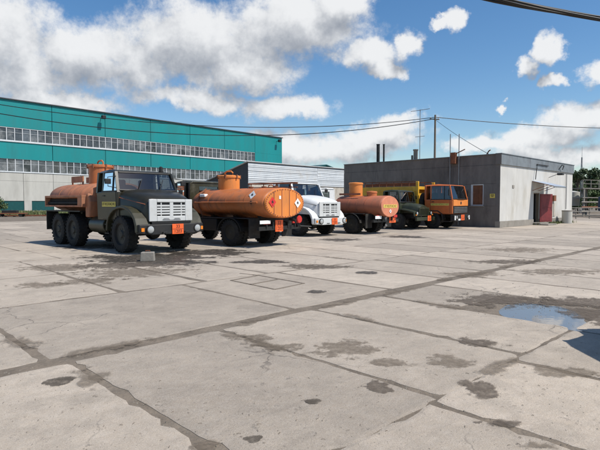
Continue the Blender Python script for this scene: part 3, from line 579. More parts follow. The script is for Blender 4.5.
# ------------------------------------------------------------------ teal factory hall
ang = math.atan2(500, 440)
hall = empty('factory_hall', (-53.4, 108.5, 0), ang, 'long teal factory hall with two bands of white framed windows', 'building')
S0, S1, HT = -36, 72, 22.6
mb = MB(); mb.box(S0, S1-.1, .35, 60, 0, HT-.2); mb.build('wall_core', M['teal_dark'], hall)
mb = MB(); mb.box(S1-.1, S1, .0, 60, 0, HT-.1); mb.build('end_wall', M['teal'], hall)
mb = MB(); mb.box(S0, S1+.25, -.3, 60.3, HT-.09, HT+.12); mb.build('roof', M['dark_side'], hall)
for k in range(9):
    a, b = S0+12*k, S0+12*k+12
    top = 17.0 if b <= 60 else None
    bands = [(17.02, HT-.1), (10.62, 14.18)] if b <= 60 else [(17.02, HT-.1), (10.62, 17.0), (7.9, 10.6)]
    for z0, z1 in bands:
        mb = MB(); mb.box(a+.06, b-.06, 0, .3, z0, z1); mb.build('cladding_panel', M['teal'], hall)
for k in range(18):
    a, b = S0+6*k, S0+6*k+6
    for z0, z1 in ((2.05, 6.1), (6.13, 7.87)):
        mb = MB(); mb.box(a+.04, b-.04, -.05, .3, z0, z1); mb.build('concrete_panel', M['panel_pale'], hall)
    mb = MB(); mb.box(a+.04, a+1.5, -.12, .3, 0, 2.03); mb.build('pilaster', M['panel_pale'], hall)
    mb = MB(); mb.box(a+1.5, b+.03, .05, .3, 0, 2.03); mb.build('basement_panel', M['teal_dark'], hall)
W_, WH = 1.5, 2.8
fr = MB(); t = .13
for a, b, c, d in ((0, t, 0, WH), (W_-.02, W_, 0, WH), (t, W_-.02, 0, .2), (t, W_-.02, WH-.12, WH)): fr.box(a, b, -.08, .1, c, d)
fr.box(t, W_-.02, -.03, .05, WH*.62, WH*.62+.05)
fme = fr.mesh('window', M['sash'])
pn = MB(); pn.box(.12, W_-.02, .04, .06, .15, WH-.1); pme = pn.mesh('pane', M['pane'])
for z in (14.19, 7.89):
    mb = MB(); mb.box(S0, 59.95, -.16, .3, z-.16 if z > 10 else z-.02, z-.005 if z > 10 else z); mb.build('sill_strip', M['sash'], hall)
    for k in range(64):
        s = S0+k*W_
        if s+W_ < -12: continue
        o = inst('window', fme, hall, (s, .12, z)); q = inst('pane', pme, o); q.rotation_euler = (random.uniform(-.012, .012), 0, random.uniform(-.012, .012))
for s in (11, 69.5):
    mb = MB(); mb.bar((s, 0, 21.2), (s, -1.0, 21.4), .12); fl = mb.build('floodlight', M['black'], hall)
    mb = MB(); mb.box(s-.45, s+.45, -1.7, -1.0, 20.9, 21.7); mb.build('lamp_head', M['black'], fl, bevel=.08)

far2 = empty('distant_teal_hall', (12, 235, 0), R(46), 'distant teal hall whose low roof peak shows over the shed', 'building')
mb = MB(); mb.prism([(-20, 0), (20, 0), (20, 14.5), (0, 18.9), (-20, 14.5)], 'y', 0, 40); mb.build('wall', M['teal'], far2)
mb = MB(); mb.prism([(-21, 14.5), (0, 19.1), (21, 14.5), (21, 15.0), (0, 19.6), (-21, 15.0)], 'y', -.6, 40.6); mb.build('roof', M['teal_dark'], far2)

# ------------------------------------------------------------------ trucks: shared parts
def tyre_mesh(Rr, Wd, lug, n=40):
    mb = MB(); h = Wd/2
    mb.lathe([(-h*.55, Rr*.52), (-h*.95, Rr*.60), (-h, Rr*.76), (-h*.93, Rr*.90), (-h*.78, Rr*.965), (0, Rr*.985), (h*.78, Rr*.965), (h*.93, Rr*.90), (h, Rr*.76), (h*.95, Rr*.60), (h*.55, Rr*.52)], n, 'y')
    if lug:
        for k in range(26):
            for sgn in (-1, 1):
                a = 2*math.pi*(k+(.5 if sgn > 0 else 0))/26; m = Matrix.Rotation(a, 4, 'Y')
                y0, y1 = (0.02, h*.98) if sgn > 0 else (-h*.98, -.02)
                mb.box(-.032, .032, y0, y1, Rr*.93, Rr, m)
    return mb.mesh('wheel', M['rubber'], 35)
def rim_mesh(Rr, Wd, m, dish=.08):
    mb = MB(); h = Wd/2
    mb.lathe([(-h*.6, Rr*.50), (-h*.62, Rr*.555), (-h*.5, Rr*.54), (-h*.40, Rr*.44), (-h*.40+dish*-.6, Rr*.33), (-h*.42-dish*.6, Rr*.24), (-h*.42-dish, Rr*.20), (-h*.42-dish*1.5, Rr*.17), (-h*.42-dish*1.5, .001)], 26, 'y')
    for k in range(8):
        a = 2*math.pi*k/8; mb.lathe([(-h*.42-dish*.9, .022), (-h*.42-dish*.4, .022)], 6, 'y', (Rr*.285*math.cos(a), 0, Rr*.285*math.sin(a)))
    return mb.mesh('rim', m, 35)
_wc = {}
def wheel(t, x, side, Rr=.58, Wd=.36, track=1.0, rim='olive', lug=True, dish=.05):
    """side -1 = right (rim shows towards -y)"""
    k = (Rr, Wd, rim, lug, dish)
    if k not in _wc: _wc[k] = (tyre_mesh(Rr, Wd, lug), rim_mesh(Rr, Wd, M[rim], dish))
    o = inst('wheel', _wc[k][0], t, (x, side*track, Rr), (0, random.uniform(0, 6), 0 if side < 0 else math.pi))
    inst('rim', _wc[k][1], o); return o
def ell(x, yc, zc, a, b, n=40, pw=2.0):
    q = []
    for k in range(n):
        t = 2*math.pi*k/n; c, s = math.cos(t), math.sin(t)
        q.append((x, yc+a*math.copysign(abs(c)**(2/pw), c), zc+b*math.copysign(abs(s)**(2/pw), s)))
    return q
def tank(t, x0, x1, zc, a, b, m, mend=None, pw=2.25, rim=True):
    mb = MB(); mb.loft([ell(x0-.10, 0, zc, a*.80, b*.80, pw=pw), ell(x0-.07, 0, zc, a*.93, b*.93, pw=pw), ell(x0, 0, zc, a, b, pw=pw), ell(x1, 0, zc, a, b, pw=pw), ell(x1+.07, 0, zc, a*.93, b*.93, pw=pw), ell(x1+.10, 0, zc, a*.8, b*.8, pw=pw)])
    tk = mb.build('tank', m, t, smooth=50)
    for x in (x0+.9, (x0+x1)/2, x1-.9):                                 # weld straps
        mb = MB(); mb.loft([ell(x-.03, 0, zc, a+.008, b+.008, pw=pw), ell(x+.03, 0, zc, a+.008, b+.008, pw=pw)]); mb.build('strap', m, tk, smooth=50)
    sd = MB()
    for x in (x0+.6, (x0+x1)/2, x1-.6): sd.box(x-.08, x+.08, -.62, .62, zc-b-.22, zc-b*.72)
    sd.build('tank_saddle', M['black'], t)
    return tk
def dome(t, x, y, z0, z1, r, m, handle=True, name='filler_dome'):
    mb = MB(); mb.lathe([(z0, r*1.02), (z1-.1, r*1.02), (z1-.1, r*1.1), (z1-.03, r*1.1), (z1, r*.95), (z1+.02, .02)], 24, 'z', (x, y, 0)); d = mb.build(name, m, t, smooth=40)
    if handle:
        mb = MB(); mb.tube([(x-r*.55, y, z1), (x-r*.55, y, z1+.10), (x-r*.3, y, z1+.17), (x+r*.3, y, z1+.17), (x+r*.55, y, z1+.10), (x+r*.55, y, z1)], .03, 8); mb.build('lid_handle', m, d, smooth=40)
        for a in range(6):
            mb = MB(); c, s = math.cos(a*1.047), math.sin(a*1.047); mb.box(x+r*c*1.08-.03, x+r*c*1.08+.03, y+r*s*1.08-.03, y+r*s*1.08+.03, z1-.14, z1+.02); mb.build('lid_clamp', M['rust'], d)
    return d
def chassis(t, x0, x1, zt=.98, axles=(0,), fuel=True, side=-1):
    mb = MB()
    for s in (-1, 1): mb.box(x0, x1, s*.42-.04, s*.42+.04, zt-.24, zt)
    for x in (x0+.15, x0+1.4, (x0+x1)/2, x1-1.0): mb.box(x-.05, x+.05, -.42, .42, zt-.2, zt-.04)
    ch = mb.build('chassis_frame', M['black'], t)
    for x, Rr in axles:
        mb = MB(); mb.tube([(x, -.85, Rr), (x, .85, Rr)], .085, 10); mb.lathe([(-.22, .05), (-.16, .2), (0, .24), (.16, .2), (.22, .05)], 14, 'x', (x, 0, Rr)); mb.build('axle', M['black'], t, smooth=40)
        mb = MB()
        for s in (-1, 1):
            for q in range(3): mb.bar((x-.62+.1*q, s*.45, Rr+.22-.035*q+.0), (x, s*.45, Rr+.10-.035*q), .08, .025); mb.bar((x, s*.45, Rr+.10-.035*q), (x+.62-.1*q, s*.45, Rr+.22-.035*q), .08, .025)
        mb.build('leaf_spring', M['black'], t)
    mb = MB(); mb.tube([(axles[0][0], 0, .62), (axles[-1][0], 0, .66)], .05, 8); mb.build('drive_shaft', M['black'], t)
    return ch
def plate(t, loc, rot, w=.42, h=.32, lines=('33', '1203'), nm='hazard_plate'):
    mb = MB(); mb.box(-w/2, w/2, -h/2, h/2, -.012, .0); o = mb.build(nm, M['plate_orange'], t, loc=loc, rot=rot, bevel=.004)
    mb = MB(); mb.box(-w/2+.008, w/2-.008, -.005, .005, .0015, .003); mb.build('divider', M['ink'], o)
    for k, s in enumerate(lines): text('digits', s, h*.46, M['ink'], o, (0, h*.245*(1 if k == 0 else -1), .003), (0, 0, 0))
    return o
def diamond(t, loc, rot, s, m, flame=True):
    mb = MB(); mb.add([(-s, 0, 0), (0, -s, 0), (s, 0, 0), (0, s, 0), (-s, 0, .006), (0, -s, .006), (s, 0, .006), (0, s, .006)], [(3, 2, 1, 0), (4, 5, 6, 7), (0, 1, 5, 4), (1, 2, 6, 5), (2, 3, 7, 6), (3, 0, 4, 7)]); o = mb.build('hazard_diamond', m, t, loc=loc, rot=rot)
    mb = MB(); q = s*.34; mb.prism([(-q*.7, -.1*s), (q*.7, -.1*s), (q*.9, q*.5), (q*.35, q*.25), (0, q*1.6), (-q*.35, q*.5), (-q*.8, q*.7)], 'z', .0065, .009); mb.box(-q*.9, q*.9, -.22*s, -.15*s, .0065, .009); mb.build('flame_mark', M['ink'], o); return o
def headlamp(t, x, y, z, r=.11, m='chrome'):
    mb = MB(); mb.lathe([(-.02, r*1.18), (.03, r*1.18), (.03, r)], 20, 'x', (x, y, z)); o = mb.build('headlight', M['black'], t, smooth=40)
    mb = MB(); mb.lathe([(-.0, r), (.025, r), (.045, r*.7), (.05, .001)], 20, 'x', (x, y, z)); mb.build('lens', M['lens'], o, smooth=40); return o
def mirror(t, x, s, y, z0, z1):
    mb = MB(); mb.tube([(x, s*(y-.1), z0), (x+.12, s*(y+.28), z0+.05), (x+.12, s*(y+.28), z1), (x, s*(y-.05), z1+.05)], .014, 6); o = mb.build('mirror', M['black'], t)
    mb = MB(); mb.box(x+.08, x+.15, s*(y+.28)-.10, s*(y+.28)+.10, z0+.12, z1-.05); mb.build('mirror_head', M['black'], o, bevel=.02); return o
def cab(t, xr, xb, xt, zf, zb, zr, hb, hr, m, seats=True, xrt=None, doorx=None, stripe=None, split=False, zf_front=None):
    """shell with real openings: lower body, pillars, roof, glass all round, doors, seats, wheel"""
    xrt = xr+.06 if xrt is None else xrt
    mb = MB(); mb.loft([[(xr, -hb+.03, zf), (xr, hb-.03, zf), (xr, hb, zb), (xr, -hb, zb)], [(xb, -hb+.03, zf), (xb, hb-.03, zf), (xb, hb, zb), (xb, -hb, zb)]])
    body = mb.build('cab_body', m, t, bevel=.05, seg=3)
    mb = MB(); mb.box(xr+.1, xb-.12, -hb+.1, hb-.1, zb+.002, zb+.012); mb.box(xb-.42, xb-.1, -hb+.12, hb-.12, zb+.013, zb+.09); mb.build('dashboard', M['interior'], t)
    for s in (-1, 1):                                                   # pillars
        mb = MB(); mb.bar((xb-.03, s*(hb-.04), zb-.05), (xt, s*(hr-.03), zr-.05), .09, .08); mb.build('pillar', m, t)
        mb = MB(); mb.bar((xr+.06, s*(hb-.05), zb-.05), (xrt+.02, s*(hr-.03), zr-.05), .12, .10); mb.build('pillar', m, t)
        dx = xr+.42; mb = MB(); mb.bar((dx, s*(hb-.05), zb-.05), (dx-.02, s*(hr-.03), zr-.05), .05, .10); mb.build('pillar', m, t)
    rf = MB(); rf.loft([[(xrt-.06, -hr, zr-.07), (xrt-.06, hr, zr-.07), (xrt-.05, hr-.1, zr+.0), (xrt-.05, -hr+.1, zr+.0)], [((xt+xrt)/2, -hr-.02, zr-.06), ((xt+xrt)/2, hr+.02, zr-.06), ((xt+xrt)/2, hr-.1, zr+.05), ((xt+xrt)/2, -hr+.1, zr+.05)], [(xt+.05, -hr, zr-.08), (xt+.05, hr, zr-.08), (xt-.02, hr-.1, zr+.0), (xt-.02, -hr+.1, zr+.0)]])
    rf.build('roof', m, t, bevel=.03, seg=3)
    rw = MB(); ww = hb*.52                                              # rear wall with window
    zw0, zw1 = zb+.12, zr-.2
    def rx(z): return xr+.03+(xrt-.03-xr)*(z-zb)/(zr-zb)
    for (y0, y1, z0, z1) in ((-hb+.05, -ww, zb-.02, zr-.06), (ww, hb-.05, zb-.02, zr-.06), (-ww, ww, zb-.02, zw0), (-ww, ww, zw1, zr-.06)):
        rw.add([(rx(z0)-.02, y0, z0), (rx(z0)+.02, y0, z0), (rx(z0)+.02, y1, z0), (rx(z0)-.02, y1, z0), (rx(z1)-.02, y0, z1), (rx(z1)+.02, y0, z1), (rx(z1)+.02, y1, z1), (rx(z1)-.02, y1, z1)], [(0, 3, 2, 1), (4, 5, 6, 7), (0, 1, 5, 4), (1, 2, 6, 5), (2, 3, 7, 6), (3, 0, 4, 7)])
    rw.build('rear_wall', m, t)
    mb = MB(); mb.add([(rx(zw0), -ww, zw0), (rx(zw0), ww, zw0), (rx(zw1), ww, zw1), (rx(zw1), -ww, zw1)], [(0, 1, 2, 3)]); mb.build('rear_window', M['glass'], t)
    g = MB(); k = 6
    def wsp(i, top):
        q = i/k*2-1; bul = .10*(1-q*q)
        return (xt+bul*.7, q*(hr-.06), zr-.07) if top else (xb-.02+bul, q*(hb-.07), zb+.03)
    g.loft([[wsp(i, 0) for i in range(k+1)], [wsp(i, 1) for i in range(k+1)]], cap=False, closed=False); ws = g.build('windscreen', M['glass'], t, smooth=60)
    sl = MB(); sl.tube([wsp(i, 0) for i in range(k+1)], .028, 6); sl.tube([wsp(i, 1) for i in range(k+1)], .028, 6)
    if split: sl.tube([wsp(k//2, 0), wsp(k//2, 1)], .025, 6)
    sl.build('seal', M['black'], ws)
    for s in (-.45, .35):
        mb = MB(); a = Vector(wsp(3, 0))+Vector((.03, s, .0)); b = a+(Vector(wsp(3, 1))-Vector(wsp(3, 0)))*.62+Vector((.02, .22, 0)); mb.tube([a, b], .012, 5); mb.build('wiper', M['black'], ws)
    d0, d1 = doorx or (xr+.42, xb-.12)
    for s in (-1, 1):
        mb = MB(); mb.add([(d0, s*(hb-.012), zf+.05), (d1, s*(hb-.012), zf+.05), (d1, s*(hb+.012), zb-.02), (d0, s*(hb+.012), zb-.02), (d0, s*(hb-.04), zf+.05), (d1, s*(hb-.04), zf+.05), (d1, s*(hb-.03), zb-.02), (d0, s*(hb-.03), zb-.02)], [(0, 1, 2, 3), (4, 7, 6, 5), (0, 4, 5, 1), (1, 5, 6, 2), (2, 6, 7, 3), (3, 7, 4, 0)])
        d = mb.build('door', m, t, bevel=.01)
        e = .014; mb = MB(); mb.add([(d0-e, s*(hb-.024), zf+.05-e), (d1+e, s*(hb-.024), zf+.05-e), (d1+e, s*(hb+.004), zb-.02+e), (d0-e, s*(hb+.004), zb-.02+e), (d0-e, s*(hb-.05), zf+.05-e), (d1+e, s*(hb-.05), zf+.05-e), (d1+e, s*(hb-.04), zb-.02+e), (d0-e, s*(hb-.04), zb-.02+e)], [(0, 1, 2, 3), (4, 7, 6, 5), (0, 4, 5, 1), (1, 5, 6, 2), (2, 6, 7, 3), (3, 7, 4, 0)]); mb.build('door_seal', M['ink'], d)
        mb = MB(); mb.box(d0+.08, d0+.24, s*(hb+.014)-.012, s*(hb+.014)+.022, zb-.17, zb-.13); mb.build('handle', M['black'], d, bevel=.005)
        mb = MB(); mb.add([(d0, s*(hb-.03), zb+.0), (xb-.06, s*(hb-.03), zb+.0), (xt-.04, s*(hr-.02), zr-.08), (d0-.0, s*(hr-.02), zr-.08)], [(0, 1, 2, 3)]); mb.build('door_window', M['glass'], d)
        f = (d0+xb)/2+.18; mb = MB(); mb.bar((f, s*(hb-.02), zb), (f-.04, s*(hr-.01), zr-.08), .035, .03); mb.bar((d0, s*(hb-.005), zb), (xb-.1, s*(hb-.005), zb), .03, .04); mb.build('window_frame', M['black'], d)
        mirror(t, xb-.2, s, hb, zb+.1, zr-.25)
        if stripe:
            mb = MB(); mb.box(d0+.02, d1-.02, s*(hb+.006)-.004, s*(hb+.006)+.006, stripe[0], stripe[1]); sp = mb.build('side_stripe', M['yellow_print'], d)
            text('lettering', 'ОГНЕОПАСНО', (stripe[1]-stripe[0])*.8, M['ink'], sp, ((d0+d1)/2, s*(hb+.0135), (stripe[0]+stripe[1])/2), RIGHT if s < 0 else LEFT, sx=(d1-d0)*.92/((stripe[1]-stripe[0])*.8*7.0))
    if seats:
        for y in (-hb*.5, hb*.45):
            mb = MB(); mb.box(xr+.35, xr+.5, y-.28, y+.28, zb-.1, zb+.42); o = mb.build('seat', M['seat'], t, bevel=.05)
        mb = MB(); c = Vector((xb-.45, hb*.45, zb+.12)); n_ = 20; ring = [c+Vector((math.sin(.7)*-.24*math.cos(2*math.pi*i/n_)*-1*.6, .25*math.sin(2*math.pi*i/n_), .2*math.cos(2*math.pi*i/n_))) for i in range(n_+1)]
        mb.tube(ring, .015, 6); mb.build('steering_wheel', M['black'], t)
    return body
def beacon(t, x, y, z, m='amber'):
    mb = MB(); mb.lathe([(z, .09), (z+.03, .09), (z+.03, .07), (z+.17, .065), (z+.2, .03)], 14, 'z', (x, y, 0)); return mb.build('beacon', M[m], t, smooth=40)

def angular_truck(name, loc, hd, label, body, fend, bump, wheel_r, rear_axles, front_z=0.0, stripe=False, group=None):
    """bonneted truck with wide slotted white grille and angular wings; origin under the front axle"""
    t = empty(name, loc, hd, label, 'truck', group)
    dz = wheel_r-.58
    cab(t, -1.72, -.2, -.5, 1.0+dz, 1.97+dz, 2.66+dz, 1.13, 1.05, M[body], stripe=(1.46+dz, 1.62+dz) if stripe else None)
    # bonnet
    secs = []
    for x, w, zt, zl in ((-.22, 1.06, 2.03, 1.12), (.1, 1.02, 1.99, 1.12), (.6, .93, 1.90, 1.1), (1.0, .84, 1.78, 1.05), (1.09, .78, 1.71, 1.05)):
        zt += dz; zl += dz
        secs.append([(x, -w, zl), (x, -w-.01, zt-.22), (x, -w+.05, zt-.10), (x, -w+.16, zt-.03), (x, -w*.45, zt+.01), (x, 0, zt+.025), (x, w*.45, zt+.01), (x, w-.16, zt-.03), (x, w-.05, zt-.10), (x, w+.01, zt-.22), (x, w, zl)])
    mb = MB(); mb.loft(secs); bo = mb.build('bonnet', M[body], t, smooth=45)
    mb = MB(); mb.tube([(-.2, -1.075, 1.76+dz), (1.02, -.855, 1.54+dz)], .012, 6); mb.tube([(-.2, 1.075, 1.76+dz), (1.02, .855, 1.54+dz)], .012, 6); mb.build('bonnet_seam', M['salmon'] if stripe else M['black'], bo)
    # grille: surround, centre stile and slats on a dark backing
    gz0, gz1, gx, gw = 1.0+dz, 1.70+dz, 1.10, .79
    g = MB(); g.box(gx, gx+.06, -gw, -gw+.27, gz0, gz1); g.box(gx, gx+.06, gw-.27, gw, gz0, gz1); g.box(gx, gx+.06, -gw+.27, gw-.27, gz1-.10, gz1); g.box(gx, gx+.06, -gw+.27, gw-.27, gz0, gz0+.17)
    go = g.build('grille', M['grille_white'], t, bevel=.02)
    mb = MB(); mb.box(gx-.02, gx+.015, -gw+.1, gw-.1, gz0+.1, gz1-.08); mb.build('grille_backing', M['ink'], go)
    mb = MB(); mb.box(gx+.02, gx+.062, -.06, .06, gz0+.14, gz1-.1); mb.build('centre_stile', M['grille_white'], go)
    for k in range(4):
        z = gz0+.16+(gz1-gz0-.28)*(k+.82)/5
        for s in (-1, 1):
            mb = MB(); mb.box(gx+.02, gx+.055, *sorted((s*.06, s*(gw-.27))), z-.012, z+.040); mb.build('slat', M['grille_white'], go)
    for k in range(3):
        for s in (-1, 1):
            mb = MB(); mb.box(gx+.022, gx+.053, s*(.2+.17*k)-.016, s*(.2+.17*k)+.016, gz0+.15, gz1-.11); mb.build('upright', M['grille_white'], go) if k == 1 else None
    mb = MB(); mb.prism([(-.34, gz0+.05), (-.28, gz0+.10), (-.12, gz0+.10), (-.06, gz0+.05), (.06, gz0+.05), (.12, gz0+.10), (.28, gz0+.10), (.34, gz0+.05), (.30, gz0+.035), (-.30, gz0+.035)], 'x', gx+.061, gx+.068); mb.build('emblem', M['steel'], go)
    # wings: angular arch over each front wheel
    for s in (-1, 1):
        arc = [(-R(2)+R(182)*k/12) for k in range(13)]
        o_ = [(.12+1.02*math.cos(a), .66+.84*math.sin(a)**.85 if math.sin(a) > 0 else .66) for a in arc]; i_ = [(.10+.92*math.cos(a), .66+.75*math.sin(a)**.85 if math.sin(a) > 0 else .66) for a in reversed(arc)]
        mb = MB(); mb.prism([(x, z+dz) for x, z in o_+i_], 'y', s*.72, s*1.22); wg = mb.build('wing', M[fend], t, bevel=.03)
        mb = MB(); mb.prism([(x, z+dz) for x, z in [(-.9, .98), (-.66, 1.30), (-.35, 1.42), (.45, 1.42), (.85, 1.28), (1.1, 1.0)]], 'y', s*.72, s*.76); mb.build('inner_arch', M['black'], t)
    # bumper with lamps
    bz0, bz1 = .60+dz*.7, .92+dz*.7
    mb = MB(); mb.loft([[(1.02, -1.19, bz0+.02), (1.02, -1.19, bz1), (1.22, -1.17, bz1), (1.24, -1.17, bz0+.05)], [(1.14, -.8, bz0), (1.14, -.8, bz1), (1.32, -.8, bz1), (1.34, -.8, bz0)], [(1.14, .8, bz0), (1.14, .8, bz1), (1.32, .8, bz1), (1.34, .8, bz0)], [(1.02, 1.19, bz0+.02), (1.02, 1.19, bz1), (1.22, 1.17, bz1), (1.24, 1.17, bz0+.05)]])
    bp = mb.build('bumper', M[bump], t, bevel=.02)
    for s in (-1, 1):
        headlamp(t, 1.325, s*.86, (bz0+bz1)/2+.01, .115)
        mb = MB(); mb.box(1.25, 1.275, s*1.08-.05, s*1.08+.05, (bz0+bz1)/2-.05, (bz0+bz1)/2+.06); mb.build('indicator', M['amber'], t)
    mb = MB(); mb.box(1.10, 1.15, -.7, .7, bz1+.01, gz0-.01); mb.build('apron', M['black'], t)
    for y in (-.4, .4):
        mb = MB(); mb.tube([(1.2, y-.05, bz0+.05), (1.42, y-.05, bz0+.07), (1.42, y+.05, bz0+.07), (1.2, y+.05, bz0+.05)], .02); mb.build('tow_hook', M['black'], t)
    plate(t, (1.362, .1, (bz0+bz1)/2), FRONT)
    for s in (-1, 1):
        wheel(t, 0, s, wheel_r, .38, 1.0, 'hub')
        for x in rear_axles: wheel(t, x, s, wheel_r, .38, 1.0, 'hub')
    chassis(t, rear_axles[-1]-1.1, 1.1, .98+dz, [(0, wheel_r)]+[(x, wheel_r) for x in rear_axles])
    # engine block, fuel tank, steps
    mb = MB(); mb.box(-.9, .85, -.4, .4, .75+dz, 1.15+dz); mb.build('engine', M['black'], t)
    for s in (-1, 1):
        mb = MB(); mb.lathe([(-2.35, .28), (-1.25, .28)], 16, 'x', (0, s*.86, .82+dz)); mb.build('fuel_tank', M['olive2'] if body == 'olive' else M['black'], t, smooth=40, bevel=.02)
        mb = MB(); mb.box(-1.2, -.9, s*.95-.15, s*.95+.2, .55+dz, .58+dz); mb.box(-1.2, -.9, s*.95-.15, s*.95+.2, .85+dz, .88+dz); mb.bar((-1.18, s*.98, .56+dz), (-1.18, s*.98, 1.0+dz), .03); mb.build('step', M['black'], t)
    return t

# ---- truck 1: olive six wheeler
t1 = angular_truck('tanker_truck', (-4.97, 16.85, 0), R(-43), 'olive green six wheeled tanker truck with white grille, nearest on the left', 'olive', 'olive2', 'black', .60, (-3.62, -4.95), stripe=True)
tank(t1, -5.85, -2.3, 1.80, 1.12, .56, M['dusty_orange'])
dome(t1, -3.75, 0, 2.25, 3.06, .42, M['orange'])
mb = MB(); mb.box(-5.6, -4.55, -.35, -.30, 2.42, 2.66); mb.box(-5.6, -4.55, .25, .30, 2.42, 2.66); mb.bar((-5.55, -.32, 2.3), (-5.55, -.32, 2.5), .05); mb.bar((-4.6, -.32, 2.3), (-4.6, -.32, 2.5), .05); mb.build('walkway_rail', M['dusty_orange'], t1)
for s in (-1, 1):
    mb = MB(); y0, y1 = (-1.34, -.98) if s < 0 else (.98, 1.34)
    mb.box(-5.75, -2.4, y0, y1, 1.46, 1.52); mb.box(-5.75, -2.4, y0, y1, 1.80, 1.88); mb.box(-5.75, -5.68, y0, y1, 1.52, 1.80); mb.box(-2.75, -2.4, y0, y1, 1.52, 1.80); mb.box(-5.68, -2.75, min(y1*.78, y0*.78) if s > 0 else y1-.02, (y1 if s < 0 else y0+.02), 1.52, 1.80)
    rk = mb.build('hose_rack', M['dusty_orange'], t1, bevel=.02)
    mb = MB(); mb.tube([(-5.65, s*1.2, 1.6), (-2.8, s*1.2, 1.6)], .065, 10); mb.tube([(-5.65, s*1.12, 1.71), (-2.8, s*1.12, 1.71)], .06, 10); mb.build('hose', M['rubber'], rk, smooth=40)
mb = MB(); mb.prism([(-2.5, 1.1), (-2.2, 1.1), (-2.12, 1.65), (-2.28, 1.95), (-2.5, 1.9)], 'y', -1.18, -.75); mb.build('front_locker', M['dusty_orange'], t1, bevel=.05)
for s in (-1, 1):
    mb = MB(); mb.box(-5.9, -2.85, s*1.0-.22, s*1.0+.22, 1.28, 1.32); mb.box(-5.95, -5.9, s*1.0-.22, s*1.0+.22, .55, 1.32); mb.build('mudguard', M['black'], t1)
mb = MB(); mb.box(-5.95, -5.85, -1.15, 1.15, .72, .9); mb.build('rear_beam', M['black'], t1)
mb = MB(); mb.bar((-1.98, -.55, 1.2), (-1.98, -.55, 2.45), .7, .22); mb.build('air_filter', M['black'], t1)
mb = MB(); mb.lathe([(1.35, .52), (1.4, .56), (1.65, .56), (1.7, .52)], 24, 'x', (-3.3, -.0, 1.7)); mb.build('spare_wheel', M['rubber'], t1, smooth=40)
beacon(t1, -.75, .8, 2.70, 'black')

# ---- truck 3: white bonneted tanker
t3 = angular_truck('tanker_truck', (.62, 25.0, 0), R(-43), 'white bonneted tanker truck with white bumper, between two orange tanks', 'white_paint', 'white_paint', 'grille_white', .53, (-3.8,))
tank(t3, -6.0, -2.1, 1.55, 1.05, .5, M['orange'])
dome(t3, -3.0, 0, 2.0, 2.4, .35, M['orange'])
mb = MB(); mb.tube([(-1.9, 1.0, 1.3), (-1.9, 1.0, 2.0), (-1.9, .6, 2.25)], .09, 10); mb.build('air_intake', M['white_paint'], t3, smooth=50)
mb = MB(); mb.box(-6.0, -5.9, -1.1, 1.1, .62, .78); mb.build('rear_beam', M['black'], t3)

# ---- bonneted truck with rounded bonnet (reversed tankers and green truck)
def round_truck(name, loc, hd, label, body, wheel_r, wb, dual=True, rim='hub', cabz=0.0):
    t = empty(name, loc, hd, label, 'truck'); dz = cabz
    cab(t, -1.05, .15, .0, .95+dz, 1.62+dz, 2.36+dz, .98, .94, M[body], split=True)
    secs = []
    for x, w, zt, zl in ((.14, .70, 1.62, 1.0), (.6, .62, 1.58, .98), (1.05, .55, 1.50, .95), (1.22, .50, 1.42, .95)):
        zt += dz; zl += dz
        secs.append([(x, -w, zl), (x, -w, zt-.2), (x, -w+.1, zt-.06), (x, -w*.4, zt), (x, w*.4, zt), (x, w-.1, zt-.06), (x, w, zt-.2), (x, w, zl)])
    mb = MB(); mb.loft(secs); mb.build('bonnet', M[body], t, smooth=45)
    g = MB(); g.box(1.23, 1.28, -.62, .62, 1.25+dz, 1.32+dz); g.box(1.23, 1.28, -.62, .62, .82+dz, .88+dz); g.box(1.23, 1.28, -.62, -.56, .88+dz, 1.25+dz); g.box(1.23, 1.28, .56, .62, .88+dz, 1.25+dz); go = g.build('grille', M[body], t, bevel=.01)
    mb = MB(); mb.box(1.2, 1.24, -.56, .56, .88+dz, 1.25+dz); mb.build('grille_backing', M['ink'], go)
    for k in range(9):
        y = -.5+k*.125; mb = MB(); mb.box(1.245, 1.275, y-.025, y+.025, .88+dz, 1.25+dz); mb.build('slat', M[body], go)
    for s in (-1, 1):
        o_ = [(-.75, .72), (-.66, 1.02), (-.35, 1.24), (.35, 1.26), (.8, 1.18), (1.2, 1.08), (1.24, .8), (1.18, .8), (1.14, 1.0), (.78, 1.1), (.34, 1.18), (-.32, 1.16), (-.6, .98), (-.69, .72)]
        mb = MB(); mb.prism([(x, z+dz*.6) for x, z in o_], 'y', s*.58, s*1.12); mb.build('wing', M[body], t, bevel=.03)
        headlamp(t, 1.26, s*.86, .98+dz*.6, .10)
        mb = MB(); mb.box(-.5, .1, s*.95-.18, s*.95+.18, .5, .54); mb.build('running_board', M['black'], t)
    mb = MB(); mb.box(1.3, 1.42, -1.15, 1.15, .55, .76); mb.build('bumper', M[body], t, bevel=.02)
    plate(t, (1.435, .35, .68), FRONT)
    for s in (-1, 1):
        wheel(t, 0, s, wheel_r, .27, .92, rim, True)
        wheel(t, -wb, s, wheel_r, .27, 1.02, rim, True, .02)
        if dual: wheel(t, -wb, s, wheel_r, .27, .72, rim, True, .02)
    chassis(t, -wb-1.55, 1.3, .92, [(0, wheel_r), (-wb, wheel_r)])
    mb = MB(); mb.box(-.6, 1.0, -.35, .35, .7, 1.1); mb.build('engine', M['black'], t)
    for s in (-1, 1):
        arc = [R(8+164*k/10) for k in range(11)]
        mb = MB(); mb.prism([(-wb+.66*math.cos(q), .48+.60*math.sin(q)) for q in arc]+[(-wb+.62*math.cos(q), .48+.56*math.sin(q)) for q in reversed(arc)], 'y', s*.56, s*1.18); mb.build('mudguard', M['black'], t)
    return t

